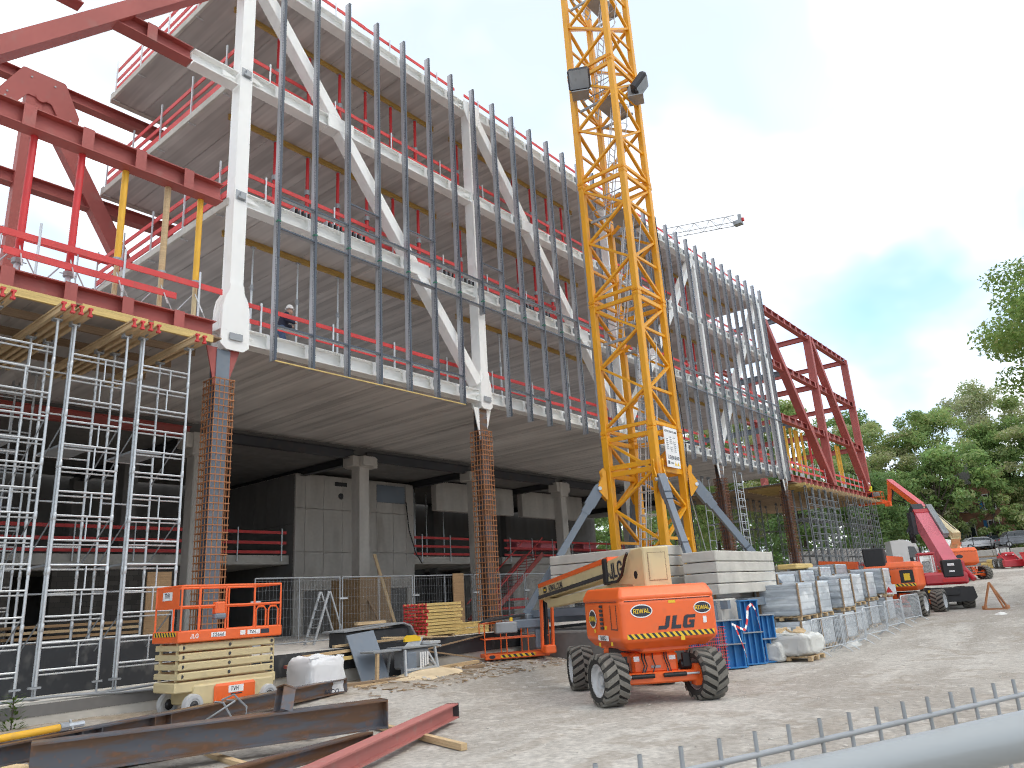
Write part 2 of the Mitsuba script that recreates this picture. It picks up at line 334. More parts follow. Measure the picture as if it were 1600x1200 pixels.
# white columns with their bell-shaped feet
bell = [(-.23, 2.0), (-.27, 1.75), (-.40, 1.55), (-.47, 1.25), (-.50, .55), (-.50, .12), (-.3, -.02), (.3, -.02), (.50, .12), (.50, .55), (.47, 1.25), (.40, 1.55), (.27, 1.75), (.23, 2.0)]
for i, x in enumerate(CX):
    top = 23.45
    c = part(B, 'steel_column', M(BB(x - .21, x + .21, YF - .02, YF + .43, 10.9, top)), W)
    kx, kz = (.88, 1.0) if i == 0 else (.66, .72); bl = [(a * kx, c_ * kz) for a, c_ in bell]
    part(c, 'column_foot', M(ext(bl, .05, (x, YF - .025, 9.48), (1, 0, 0), (0, 0, 1)), ext(bl, .06, (x, YF + .45, 9.48), (1, 0, 0), (0, 0, 1)), BB(x - .27, x + .27, YF - .02, YF + .4, 9.5, 11), BB(x - .52 * kx, x + .52 * kx, YF - .08, YF + .5, 10.02, 10.045)), W)
    for z in LV[1:]: part(c, 'bracket', M(BB(x - .17, x + .17, YF - .035, YF - .021, z + .1, z + .42), BB(x - .12, x + .12, YF - .12, YF - .035, z + .14, z + .2), BB(x - .05, x + .05, YF - .118, YF - .036, z + .2, z + .36)), GALVD)
    part(c, 'foot_bracket', M(BB(x - .2, x + .2, YF - .14, YF - .105, 9.75, 9.95), BB(x - .1, x + .1, YF - .104, YF - .05, 9.8, 9.9)), GALVD)
    part(c, 'head_plate', ext([(-.5, 0), (.5, 0), (.5, -.5), (.22, -1.1), (-.22, -1.1), (-.5, -.5)], .03, (x, YF - .035 + .03, 23.42), (1, 0, 0), (0, 0, 1)), W)
# diagonal braces (x, z) at both ends
for (xa, za), (xb, zb) in (((10.95, 22.9), (21.2, 10.5)), ((21.75, 22.9), (32.0, 10.5)), ((42.8, 22.9), (32.6, 10.5)), ((53.6, 22.9), (43.4, 10.5))):
    br = part(B, 'diagonal_brace', bar((xa, YF + .2, za), (xb, YF + .2, zb), .40, .42, (0, -1, 0)), W)
    for z in LV[1:3]:
        t = (z + .2 - za) / (zb - za); xm = xa + t * (xb - xa)
        part(br, 'joint_plate', M(BB(xm - .55, xm + .55, YF - .02, YF + .02, z - .02, z + .5), BB(xm - .55, xm + .55, YF, YF + .45, z - .03, z - .005)), W)
# facade posts (mullions) and rails between them
MX = lambda k: 14.52 + 1.352 * k
for k in range(-2, 30):
    x = MX(k); zt = 23.91; zb = 9.33 if k <= 4 else 9.27
    if k == 5: zb = 13.3
    zs = [zb, 12.5 + .1 * (k % 3), 17.55 + .12 * ((k * 7) % 4), zt]
    if k == 5: zs = [zb, 17.6, zt]
    m = part(B, 'facade_post', BB(x - .042, x + .042, 18.27, 18.48, zb, zt), MUL)
    part(m, 'front_strip', M(*[BB(x - .040, x + .040, 18.235, 18.2685, a + .012, b - .012) for a, b in zip(zs, zs[1:])]), GAS)
    part(m, 'side_groove', BB(x - .0455, x - .0425, 18.30, 18.32, zb + .02, zt - .02), GAS)
    if -2 <= k <= 10 or k >= 19: part(m, 'clip_band', BB(x - .055, x + .055, 18.225, 18.36, 13.83, 13.88), GREEN)
rails = [(14.72, range(-2, 11), MUL), (13.62, range(-2, 11), GAS), (10.42, [-2, -1, 0, 1, 2, 3, 6, 7], MUL), (13.62, range(18, 29), GAS), (14.72, range(18, 29), MUL), (15.55, [0, 2, 5], GAS), (15.5, [8], GAS)]
for z, ks, mt in rails:
    for k in ks:
        if k in (4,) and z < 14 and z > 13: pass
        xa, xb = MX(k) + .044, MX(k + 1) - .047
        part(B, 'facade_rail', BB(xa, xb, 18.272, 18.42, z - .03, z + .03), MUL)
        part(B, 'facade_rail_strip', BB(xa, xb, 18.245, 18.268, z - .028, z + .028), GAS) if True else 0
part(B, 'edge_trim', BB(MX(-2), MX(4), 18.23, 18.27, 9.30, 9.34), WOODY, label='thin pale yellow strip along the foot of the first facade bay')
# rear face, roof parapet, floors behind
part(B, 'rear_edge_beam', M(*[BB(10.5, 54.2, 28.52, 28.75, z, z + .4) for z in LV[1:]]), CON)
# ground storey
part(B, 'ground_slab', M(BB(10.6, 62, 17.62, 42, .9, 1.2), BB(-12, 10.55, 19.6, 42, .9, 1.2)), CON)
for i in range(22):                        # rear ceiling planks running sideways
    y = 28.25 + 1.2 * i * .5
    if y > 40: break
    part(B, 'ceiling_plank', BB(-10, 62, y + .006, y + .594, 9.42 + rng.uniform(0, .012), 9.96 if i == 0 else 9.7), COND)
IC = [-1.4, 6.7, 14.8, 22.95, 31.0, 39.1, 47.2, 55.3]
for i, x in enumerate(IC):
    c = part(B, 'concrete_column', CB(x - .3, x + .3, 27.7, 28.3, 1.2, 8.75, .03), CON)
    part(c, 'column_head', M(CB(x - .75, x + .75, 27.62, 28.38, 8.74, 9.22, .02), CB(x - .38, x + .38, 27.3, 28.7, 8.76, 9.2, .02)) if i in (3, 4) else M(CB(x - .42, x + .42, 27.6, 28.4, 8.4, 9.3, .02), CB(x - .7, x + .7, 27.66, 28.34, 8.7, 9.28, .02)), CON)
    if i < 7: part(B, 'ceiling_beam', ibar((x + .4, 28, 9.34), (IC[i + 1] - .4, 28, 9.34), .42, .3), RED if i < 2 else DARKST)
    part(B, 'ceiling_beam', ibar((x, 28.4, 9.22), (x, 40, 9.22), .36, .3), DARKST)
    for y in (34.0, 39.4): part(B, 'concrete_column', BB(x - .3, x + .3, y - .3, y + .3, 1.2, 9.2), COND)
for x in (39.1, 47.2): part(B, 'concrete_beam', BB(x - 7.6, x - .45, 31.5, 31.9, 7.6, 9.3), CON)
# concrete core: cast panels with recessed joints
part(B, 'core_wall', BB(22.7, 30.55, 32.75, 41, 1.2, 9.2), CON)
xs = [22.55, 23.15, 24.3, 25.5, 26.7, 27.9, 29.1, 30.1, 30.7]
for a, b in zip(xs, xs[1:]):
    for z0, z1 in ((1.2, 3.3), (3.3, 5.2), (5.2, 7.4), (7.4, 9.15)):
        if z0 < 3 and 22.9 < a < 29.5: continue
        if z0 == 5.2 + 2.2 and a in (27.9, 29.1): z1 = 8.0
        part(B, 'core_panel', BB(a + .012, b - .012, 32.62, 32.74, z0 + .012, z1 - .012), CON)
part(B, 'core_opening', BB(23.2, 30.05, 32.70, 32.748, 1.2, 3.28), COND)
part(B, 'core_window', BB(27.95, 30.05, 32.66, 32.74, 8.02, 9.0), BLUEG)
part(B, 'core_hole', M(BB(25.0, 25.8, 32.60, 32.63, 8.68, 8.9), mv(lathe([(.01, 0), (.17, 0), (.17, .03), (.01, .03)], 14), (25.4, 32.60, 8.15)), mv(lathe([(.01, 0), (.13, 0), (.13, .03), (.01, .03)], 14), (27.2, 32.60, 8.55))), BLK)
part(B, 'core_cable', ptube([(30.0, 32.5, 8.1), (30.1, 32.4, 6.5), (30.5, 32.3, 5.2), (31.0, 32.3, 4.6)], .035, 5), BLK)
ys = np.arange(32.8, 40.6, 1.2)
for y in ys:
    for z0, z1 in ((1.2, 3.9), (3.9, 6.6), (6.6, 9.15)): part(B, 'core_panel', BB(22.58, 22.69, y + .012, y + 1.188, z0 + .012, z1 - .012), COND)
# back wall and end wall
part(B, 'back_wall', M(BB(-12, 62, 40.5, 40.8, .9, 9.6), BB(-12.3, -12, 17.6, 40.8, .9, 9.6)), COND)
part(B, 'block_wall', BB(12.0, 19.2, 33.6, 33.8, 1.2, 4.6), BLOCK)
part(B, 'block_wall', BB(2.0, 9.6, 30.6, 30.8, 1.2, 4.6), BLOCK)
for x0, x1, y in ((-6, 22.5, 33.0), (30.8, 36.2, 33.0), (39.0, 62, 33.0)):
    part(B, 'mezzanine_slab', BB(x0, x1, y, 40.4, 4.62, 5.05), CONL if x0 < 39 else CON)
part(B, 'stair_core', M(BB(40.2, 46, 33.2, 38, 1.2, 4.6)), CON)
# plinth and waterproofing
PL = thing('foundation_plinth', 'low stained concrete foundation wall with black waterproofing along the foot of the building', 'wall')
part(PL, 'lower_step', M(CB(-12, 10.5, 17.4, 19.0, -.3, .84, .03)), CONL)
part(PL, 'front_wall', CB(10.5, 62, 17.42, 17.9, -.3, .72, .02), CONL)
part(PL, 'membrane', M(BB(10.52, 62, 17.36, 17.62, .70, 1.23), BB(-12, 10.55, 19.0, 19.6, .80, 1.9)), MEMB)
part(PL, 'membrane_stripe', BB(-12, 10.48, 17.385, 17.41, .58, .80), COND)
part(PL, 'cable', M(ptube([(x, 17.36 + .03 * math.sin(x * 2), .86 + .05 * math.sin(x * 1.3)) for x in np.linspace(3, 10.3, 24)], .022, 5), ptube([(x, 17.4 + .04 * math.sin(x * 1.1 + 1), .89 + .02 * math.sin(x * 2.3)) for x in np.linspace(3, 10.3, 24)], .028, 5)), GALVD)
# steel cores and rebar cages of the ground-storey columns
for i, (x, z0, mt) in enumerate(((10.45, 1.0, BLUEG), (21.4, 1.2, RUST), (43.1, 1.2, RUST), (53.9, 1.6, RUST))):
    y = 18.85
    c = thing('reinforced_column', f'{["column of rusty reinforcing mesh round a grey steel core behind the scissor lift", "tall rusty reinforcing cage in front of the plywood, second white column above it", "bundle of brown steel sections under the fourth white column beside the stair tower", "dark rusty reinforcing column at the far end next to the scaffold towers"][i]}', 'column', None)
    part(c, 'steel_core', M(ibar((x, y, z0), (x, y, 9.45), .34, .40, .03, .03, (0, 1, 0))), mt)
    part(c, 'top_haunch', M(ext([(-.5, 0), (-.18, 0), (-.18, -1.3)], .04, (x, y - .1, 9.5), (1, 0, 0), (0, 0, 1)), ext([(.5, 0), (.18, 0), (.18, -1.0)], .04, (x, y - .1, 9.5), (1, 0, 0), (0, 0, 1))), W if i else RED)
    hw, hd = .28, .30
    pts = [(-hw + 2 * hw * j / 4, s * hd) for j in range(5) for s in (-1, 1)] + [(s * hw, -hd + 2 * hd * j / 4) for j in (1, 2, 3) for s in (-1, 1)]
    part(c, 'vertical_bars', M(*[tube((x + a, y + b, z0), (x + a, y + b, 8.6), .013, 5) for a, b in pts]), REBAR if i < 2 else REBARD, kind='stuff')
    part(c, 'ties', M(*[m for z in np.arange(z0 + .15, 8.6, .19) for m in (bar((x - hw - .02, y - hd - .018, z), (x + hw + .02, y - hd - .018, z), .024, .026), bar((x - hw - .02, y + hd + .018, z), (x + hw + .02, y + hd + .018, z), .024, .026), bar((x - hw - .018, y - hd, z), (x - hw - .018, y + hd, z), .024, .026), bar((x + hw + .018, y - hd, z), (x + hw + .018, y + hd, z), .024, .026))]), REBAR if i < 2 else REBARD, kind='stuff')
c3 = part(B, 'grey_column', BB(32.1, 32.5, 18.65, 19.05, 1.2, 9.45), CONL)
# ---------------------------------------------------------------- guard rails, props, timber under the floors
SN = ['lowest', 'second', 'third', 'roof']; BN = ['first', 'second', 'third', 'fourth']
for k, z in enumerate(LV):
    zf = z + .47
    for b in range(4):
        if k == 3 and b == 3: pass
        g = thing('guard_rail', f'red board guard rail on the {SN[k] + " floor" if k < 3 else "roof"} edge, {BN[b]} bay from the left', 'guard rail', 'red guard rails along the floor edges')
        x0, x1 = CX[b] + .3, CX[b + 1] - .3; yy = 19.25 + .02 * (b % 2)
        for h in (.55, 1.05):
            xm = x0 + (x1 - x0) * rng.uniform(.4, .6)
            part(g, 'rail', bar((x0, yy, zf + h), (xm + .2, yy, zf + h - .02), .03, .14), RAIL)
            part(g, 'rail', bar((xm - .1, yy + .035, zf + h), (x1, yy + .035, zf + h + rng.uniform(-.05, .05)), .03, .14), RAIL)
        for x in np.arange(x0 + .9, x1, 2.7): part(g, 'post', bar((x, yy - .05, zf), (x, yy - .05, zf + 1.2), .045, .045), GALV)
for k, z in enumerate(LV):                # the end of the floors on the left
    if k == 0: continue
    zf = z + .4
    g = thing('guard_rail', f'red guard rail along the open left end of the {SN[k]} floor' if k < 3 else 'red guard rail along the open left end of the roof', 'guard rail', 'red guard rails along the floor edges')
    for h in (.2, .6, 1.1): part(g, 'rail', bar((10.62, 18.9, zf + h), (10.62, 28.6, zf + h), .03, .16 if h > .3 else .22), RAIL)
    for y in np.arange(19.6, 28.7, 2.2):
        part(g, 'post', M(bar((10.54, y, zf - .45), (10.54, y, zf + 1.45), .045, .045), bar((10.48, y, zf - .43), (10.75, y, zf - .43), .03, .03)), GALV)
def prop(h, col, foot=.35, thick=.045):
    """steel prop of height h: outer tube, inner tube, collar, plates"""
    return [('outer_tube', mikit.ply(tube((0, 0, .02), (0, 0, h * .62), thick, 8), col, True)), ('inner_tube', mikit.ply(tube((0, 0, h * .6), (0, 0, h), thick * .8, 8), col, True)),
            ('collar', mikit.ply(M(tube((0, 0, h * .58), (0, 0, h * .63), thick * 1.5, 8), bar((-.12, 0, h * .6), (.12, 0, h * .6), .02, .02)), GALVD)), ('plates', mikit.ply(M(BB(-.08, .08, -.08, .08, 0, .015), BB(-.08, .08, -.08, .08, h - .015, h)), GALVD))]
PR = {2: prop(LV[2] - .2 - LV[1] - .5, PROPR, thick=.075), 3: prop(LV[3] - .2 - LV[2] - .5, PROPR, thick=.075), 1: prop(LV[1] - .2 - LV[0] - .5, GALV, thick=.04)}
def stamp(root, proto, T):
    for n, d in proto: part(root, n, d, None, T=T)
for k in (1, 2, 3):
    z = LV[k - 1] + .48
    for b in range(4):
        n = 5 if k == 1 else 7
        for i in range(n):
            x = CX[b] + (.95 + i * 1.37 if n == 7 else 1.6 + i * 1.75); y = 20.5 + rng.uniform(-.05, .05)
            r = thing('steel_prop', f'{"thin grey" if k == 1 else "red"} steel prop on the {SN[k-1]} floor, {BN[b]} bay, {ORD[i]} from its left end', 'prop', 'props carrying the floors')
            stamp(r, PR[k], at(x, y, z))
        t = thing('formwork_beam', f'brown timber beam under the {SN[k]} floor, {BN[b]} bay, on top of the props' if k < 3 else f'brown timber beam under the roof slab, {BN[b]} bay, on top of the props', 'beam', 'timber beams on the props')
        zt = LV[k] + .02
        part(t, 'beam', ibar((CX[b] + .5, 20.5, zt - .1), (CX[b + 1] - .5, 20.5, zt - .1), .2, .08, .04, .03), WOODB)
for j, (x, n) in enumerate(((18.2, 'grey steel prop in the dark ground storey left of the concrete core'),)): pass
for i, (x, y) in enumerate(((31.6, 34.2), (32.4, 34.4), (34.0, 36.0), (35.2, 36.2), (36.6, 36.0))):
    r = thing('steel_prop', f'thin grey prop in the dark beyond the concrete core, {ORD[i]} from the core', 'prop', 'props carrying the floors')
    part(r, 'tube', tube((x, y, 5.05), (x, y, 9.4), .04, 6), GALV)
# guard rails inside
for i, (x0, x1, y, z) in enumerate(((-5, 22.3, 32.95, 5.05), (31, 36.0, 32.95, 5.05), (39.2, 61, 32.95, 5.05), (36.4, 39, 31.0, 1.2))):
    g = thing('guard_rail', ['dark red guard rail on the inner gallery left of the concrete core', 'red guard rail on the inner gallery right of the concrete core', 'red guard rail on the inner gallery behind the crane', 'red guard rail at the foot of the inner stair'][i], 'guard rail', 'red guard rails along the floor edges')
    for h in (.15, .6, 1.1): part(g, 'rail', bar((x0, y, z + h), (x1, y, z + h), .03, .14), RAIL)
    for x in np.arange(x0 + .6, x1, 2.4): part(g, 'post', bar((x, y - .05, z - .3), (x, y - .05, z + 1.3), .05, .05), GALV)
st = thing('inner_stair', 'dark red steel stair climbing to the gallery behind the second reinforcing cage', 'stair')
part(st, 'stringer', M(bar((33.2, 29.5, 1.2), (38.9, 29.5, 5.0), .05, .3), bar((33.2, 30.9, 1.2), (38.9, 30.9, 5.0), .05, .3)), RED)
for i in range(20):
    part(st, 'tread', BX((33.3 + i * .29, 30.2, 1.35 + i * .19), (.3, 1.36, .04)), RED)
part(st, 'handrail', M(bar((33.2, 29.46, 2.2), (38.9, 29.46, 6.0), .04, .06), bar((33.2, 30.94, 2.2), (38.9, 30.94, 6.0), .04, .06), *[bar((33.3 + i * .95, 29.46, 1.3 + i * .63), (33.3 + i * .95, 29.46, 2.2 + i * .63), .03, .03) for i in range(6)]), RAIL)
for i, x in enumerate((41.3, 44.0, 49.5, 55)):
    solo('wrapped_bundle', f'pink and white wrapped bundle stacked on the inner gallery, {ORD[i]} from the left', 'bundle', CB(x, x + 1.8, 33.5, 34.5, 5.6, 6.2, .05), PINK, 'wrapped bundles on the gallery')

for i, (x, lv) in enumerate(((12.6, 1), (13.9, 1), (14.9, 1), (19.4, 1), (20.6, 1), (24.6, 1), (25.8, 1))):
    k = thing('clip_crate', f'dark slatted crate on the second floor edge behind the facade posts, {ORD[i]} from left', 'crate', 'crates on the floor edge'); z = LV[lv] + .48
    part(k, 'base', BB(x, x + .7, 18.75, 19.1, z, z + .05), BLK)
    for j in range(6): part(k, 'slat', BB(x + .04 + .12 * j, x + .09 + .12 * j, 18.74, 19.1, z + .052, z + .24), BLK if j % 2 else GALVD)
# ---------------------------------------------------------------- red steel trusses at both ends
def chord(root, x0, x1, y, z, h, m, step=1.352, off=0.0, plates=True, w=.42, name='chord'):
    """open edge beam with cover plates, like the white ones"""
    c = part(root, name, M(BB(x0, x1, y, y + w, z, z + .03), BB(x0, x1, y, y + w, z + h - .03, z + h), BB(x0, x1, y + .2, y + .22, z + .03, z + h - .03)), m)
    if plates:
        x = x0 + off
        while x < x1 - .1:
            part(c, 'cover_plate', BB(x - .14, x + .14, y - .022, y - .002, z - .02, z + h + .02), m); x += step
    return c
LT = thing('red_steel_truss', 'dark red steel truss left of the white frame, carried by scaffold towers', 'truss')
for z, h in ((9.76, .47), (14.0, .56)): chord(LT, -2, 10.15, YF, z, h, RED, 1.352, 2.95 + .02)
chord(LT, 6.72, 8.95, YF, 18.24, .47, RED, 1.39, 1.0); chord(LT, 3.2, 5.9, YF, 18.24, .47, RED, 1.35, .5)
part(LT, 'beam_stub', M(ibar((9.0, YF + .21, 18.47), (10.45, YF + .21, 18.47), .47, .42, .03, .02), ext([(0, 0), (-.5, -.1), (-.5, .1)], .02, (10.45, YF + .1, 18.47), (1, 0, 0), (0, 0, 1))), W, label='white end of the upper red beam')
part(LT, 'diagonal_brace', bar((.8, YF + .2, 12.2), (10.8, YF + .2, 22.8), .42, .62, (0, -1, 0)), RED)
part(LT, 'top_chord', ibar((-4, 28.5, 22.15), (13, 28.5, 22.15), .46, .42, .03, .02), RED)
part(LT, 'rear_chord', ibar((-4, 28.5, 17.9), (13.4, 28.5, 17.9), .5, .42, .03, .02), RED)
part(LT, 'rear_column', bar((7.7, 28.4, 9.7), (7.7, 28.4, 21.9), .55, .4, (0, -1, 0)), RED)
part(LT, 'rear_brace', bar((8.0, 28.45, 21.5), (12.6, 28.45, 14.0), .6, .4, (0, -1, 0)), RED)
from shapely.geometry import Polygon as _Poly
_g = _Poly([(-1.15, -1.55), (-1.25, -1.15), (-.6, .12), (.85, .12), (1.45, -1.15), (1.40, -1.75), (.95, -1.85), (.45, -1.0), (-.35, -.95), (-.75, -1.6)]).buffer(-.12).buffer(.24).buffer(-.12)
gs = part(LT, 'gusset_plate', ext(list(_g.exterior.coords)[:-1], .05, (7.8, 28.2, 22.3), (1, 0, 0), (0, 0, 1)), RED)
part(gs, 'bolts', M(*[mv(lathe([(0, 0), (.035, 0), (.035, .03), (0, .03)], 8), (7.8 + x, 28.12, 22.3 + z)) for x, z in ((-1.0, -1.2), (-1.05, -1.4), (-.85, -1.45), (1.15, -1.4), (1.2, -1.6), (1.0, -1.65), (-.3, -.2), (.5, -.2))]), GALVD)
part(gs, 'pin', mv(lathe([(.0, 0), (.2, 0), (.2, .08), (0, .08)], 14), (7.9, 28.10, 21.4)), RED)
# formwork deck and timbers under it
FD = thing('formwork_deck', 'grey formwork deck under the left red truss with timber beams below', 'formwork')
part(FD, 'deck', BB(-4, 10.1, 18.2, 18.60, 9.56, 9.6), WOODO)
for i, x in enumerate(((.2, 3.2), (3.35, 6.3), (6.45, 8.0), (8.15, 9.75))): part(FD, 'edge_timber', BB(x[0], x[1], 18.0, 18.08, 9.34, 9.54), WOODY)
for y in (19.6, 21.0, 22.6): part(FD, 'timber', BB(-4, 10.1, y, y + .08, 9.45, 9.65), WOODO)
g = thing('guard_rail', 'bright red guard rail on the deck of the left red truss', 'guard rail', 'red guard rails along the floor edges')
part(g, 'rail', bar((-1, 18.75, 11.13), (10.35, 18.75, 11.2), .03, .17), RAIL)
part(g, 'rail', bar((4.9, 18.7, 10.68), (9.0, 18.7, 10.68), .03, .18), RAIL)
for x in (5.61, 7.6, 9.65): part(g, 'post', tube((x, 18.72, 10.2), (x, 18.72, 11.6), .03, 6), GALV)
g = thing('guard_rail', 'thin pink-red guard rail along the far side of the left red truss', 'guard rail', 'red guard rails along the floor edges')
for h in (15.6, 16.1): part(g, 'rail', bar((-2, 28.3, h - .5), (12, 28.3, h - .5), .03, .12), RAIL)
for x in (5, 7.3, 9.8): part(g, 'post', tube((x, 28.3, 14), (x, 28.3, 15.9), .03, 6), GALV)
for x, c, lab in ((5.29, PROPR, 'thick red prop under the middle chord of the left truss, nearer the picture edge'), (6.41, PROPR, 'thick red prop under the middle chord of the left truss, nearer the yellow props'), (7.52, YEL, 'yellow and grey prop under the left truss, left one of three'), (8.69, YEL, 'faded yellow and cream prop under the left truss, middle one of three'), (9.66, YEL, 'yellow and grey prop under the left truss, next to the white column')):
    r = thing('steel_prop', lab, 'prop', 'props under the left truss'); y = 19.0
    zc = 11.35 if c == YEL else 10.6
    part(r, 'outer_tube', tube((x, y, zc), (x, y, 14.0), .085, 10), WOOD if x == 8.69 else c, True)
    part(r, 'inner_tube', tube((x, y, 10.2), (x, y, zc), .065, 10), CRM if c == YEL else GALV, True)
    part(r, 'collar', M(tube((x, y, zc - .06), (x, y, zc + .06), .12, 10), bar((x - .2, y, zc), (x + .2, y, zc), .02, .02)), GALVD)
    part(r, 'tripod', M(*[tube((x + .05 * math.cos(a), y + .05 * math.sin(a), 11.0), (x + .65 * math.cos(a), y + .65 * math.sin(a), 10.25), .018, 5) for a in (.4, 2.5, 4.6)]), GALV)
RT = thing('red_steel_truss', 'dark red steel truss at the far right end of the building against the sky', 'truss')
NX = [54.3, 65.2, 76.0]
for z, h in ((9.4, .5), (14.0, .5), (18.25, .5), (22.7, .5)):
    for a, b in zip(NX, NX[1:]): chord(RT, a + .1, b - .1, YF, z, h, RED, 1.352, .9)
    part(RT, 'rear_chord', ibar((54.5, 28.6, z + .25), (76, 28.6, z + .25), .46, .4, .04, .03), RED)
    for x in (58.5, 65.2, 75.9): part(RT, 'cross_beam', ibar((x, YF + .4, z + .2), (x, 28.5, z + .2), .42, .3, .04, .03), RED if x > 60 else BLUEG)
part(RT, 'column', bar((65.3, YF + .2, 9.9), (65.3, YF + .2, 23.1), .45, .6, (0, -1, 0)), RED)
part(RT, 'column', bar((76.0, YF + .2, 9.9), (76.0, YF + .2, 23.1), .4, .6, (0, -1, 0)), RED)
part(RT, 'column', bar((76.0, 28.6, 9.9), (76.0, 28.6, 23.1), .4, .5, (0, -1, 0)), RED)
part(RT, 'diagonal_brace', bar((54.6, YF + .15, 21.8), (64.9, YF + .15, 9.9), .45, .6, (0, -1, 0)), RED)
part(RT, 'diagonal_brace', bar((65.7, YF + .15, 22.7), (75.6, YF + .15, 9.9), .45, .6, (0, -1, 0)), RED)
part(RT, 'end_plate', ext([(0, 0), (0, 2.5), (-4.5, 0)], .08, (75.5, 28.0, 10.2), (1, 0, 0), (0, 0, 1)), RED)
g = thing('guard_rail', 'red guard rail with grey posts along the lower chord of the right red truss', 'guard rail', 'red guard rails along the floor edges')
for h in (.5, 1.0): part(g, 'rail', bar((54.6, 18.8, 9.9 + h), (75.6, 18.8, 9.9 + h), .03, .16), RAIL)
for x in np.arange(55.5, 75.6, 1.35): part(g, 'post', bar((x, 18.76, 9.9), (x, 18.76, 11.3), .05, .05), GALV)
for i in range(11):
    x = 55.6 + [0, 1.25, 2.5, 3.7, 4.7, 5.2, 6.3, 7.9, 15.3, 16.1, 11.6][i]
    r = thing('steel_prop', f'{"yellow" if i not in (0, 7, 10) else "red"} prop under the right red truss, {ORD[i]} of the row' if i < 8 else ['yellow prop standing alone near the end of the right truss', 'second yellow prop near the far end of the right truss', 'red prop past the middle column of the right truss'][i - 8], 'prop', 'props under the right truss')
    part(r, 'tube', tube((x, 19.6, 10.6), (x, 19.6, 14.1), .10, 8), YEL if i not in (0, 7, 10) else PROPR); part(r, 'foot', M(tube((x, 19.6, 9.9), (x, 19.6, 10.6), .08, 8), BB(x - .1, x + .1, 19.5, 19.7, 9.88, 9.9)), GALV)
FD2 = thing('formwork_deck', 'timber formwork deck under the right red truss with beam ends sticking out', 'formwork')
part(FD2, 'deck', BB(54.6, 76.4, 18.3, 28.5, 9.2, 9.26), WOODO)
for x in np.arange(55, 76.3, .9): part(FD2, 'beam_end', BB(x, x + .1, 17.7, 22, 8.98, 9.18), WOODY if int(x * 10) % 3 else WOOD)
# ---------------------------------------------------------------- scaffold towers
def tower_parts(w, dpt, H, n, seed):
    r = np.random.default_rng(seed); out = []
    R = .032
    for x in (0, w):
        for y in (0, .13, dpt) if x == 0 else (0, dpt):
            out.append(('leg', mikit.ply(M(tube((x, y, .25), (x, y, H), R, 7), *[tube((x, y, z), (x, y, z + .16), R * 1.25, 7) for z in np.arange(1.3, H - .3, 1.14)]), GALV, True)))
            out.append(('foot', mikit.ply(M(tube((x, y, .01), (x, y, .3), .02, 6), BB(x - .08, x + .08, y - .08, y + .08, 0, .012), BB(x - .1, x + .1, y - .02, y + .02, .2, .24)), GALVD)))
    for i in range(n):
        z = .55 + i * (H - .7) / n
        out.append(('rung', mikit.ply(M(tube((0, 0, z), (w, 0, z), .024, 6), tube((0, .05, z - .09), (w, .05, z - .09), .020, 6)), GALV)))
        if i % 2: out.append(('rear_rung', mikit.ply(tube((0, dpt, z), (w, dpt, z), .022, 6), GALV)))
        if i % 3 != 1 and i < n - 1:
            zz = z + (H - .7) / n; k = .55 + .08 * r.random()
            out.append(('post', mikit.ply(tube((w * k, 0, z), (w * k, 0, zz), .018, 5), GALV))); 
        if i % 4 == 0 and i < n - 2:
            z2 = z + 2 * (H - .7) / n
            for x in (0, w): out.append(('brace', mikit.ply(tube((x, .05, z if i % 4 else z2), (x, dpt, z2 if i % 4 else z), .016, 5), GALVD)))
    for z in (.55 + 4.0 * (H - .7) / n, .55 + 9 * (H - .7) / n): out.append(('plank', mikit.ply(BB(.05, w * .62, .2, dpt, z, z + .05), GALVD)))
    out.append(('head', mikit.ply(M(*[BB(x - .09, x + .09, y - .09, y + .09, H, H + .03) for x in (0, w) for y in (.06, dpt)], *[BB(x + s * .085 - .01, x + s * .085 + .01, y - .08, y + .08, H, H + .16) for x in (0, w) for y in (.06, dpt) for s in (-1, 1)]), GALVD)))
    return out
TW = tower_parts(1.18, 1.6, 8.05, 14, 3); TWB = tower_parts(1.18, 1.6, 8.0, 14, 4)
for i, (x, y, lab) in enumerate(((2.7, 17.78, 'galvanised scaffold tower at the left edge of the picture, partly cut off'), (4.72, 17.78, 'galvanised scaffold tower standing leftmost in full view under the red truss'), (6.27, 17.78, 'galvanised scaffold tower in the middle of the three under the red truss'), (7.84, 17.78, 'galvanised scaffold tower next to the rusty reinforced column'),
                              (6.2, 23.4, 'single scaffold tower standing in the dark behind the front towers'))):
    t = thing('scaffold_tower', lab, 'scaffold', 'scaffold towers under the left truss')
    stamp(t, TW if i != 2 else TWB, at(x, y, .86 if y < 19 else 1.2))
    if y < 19:
        for s in (-.10, .10) if i else (.1,):
            for xx in (x, x + 1.18):
                h = thing('formwork_beam', f'red tipped timber beam on top of the {["cut off", "leftmost", "middle", "last"][i]} scaffold tower, {"left" if xx == x else "right"} side, {"outer" if s < 0 else "inner"} one', 'beam', 'timber beams on the scaffold towers')
                part(h, 'beam', ibar((xx + s, 17.3 + .1 * s, 9.06), (xx + s, 22.5, 9.06), .2, .08, .04, .03), WOOD)
                part(h, 'tip', ibar((xx + s, 17.22 + .1 * s, 9.06), (xx + s, 17.298 + .1 * s, 9.06), .21, .09, .045, .035), RAIL)
TR = [(n, {**d, 'bsdf': {'type': 'ref', 'id': SCF}}) for n, d in tower_parts(1.3, 1.5, 7.5, 13, 6)]
for i, x in enumerate((55.9, 57.4, 58.9, 60.4, 61.9, 65.9, 68.3, 70.5, 73.0)):
    t = thing('scaffold_tower', f'grey scaffold tower under the right red truss, {ORD[i]} from the dark column', 'scaffold', 'scaffold towers under the right truss')
    stamp(t, TR, at(x, 18.0, 1.45))
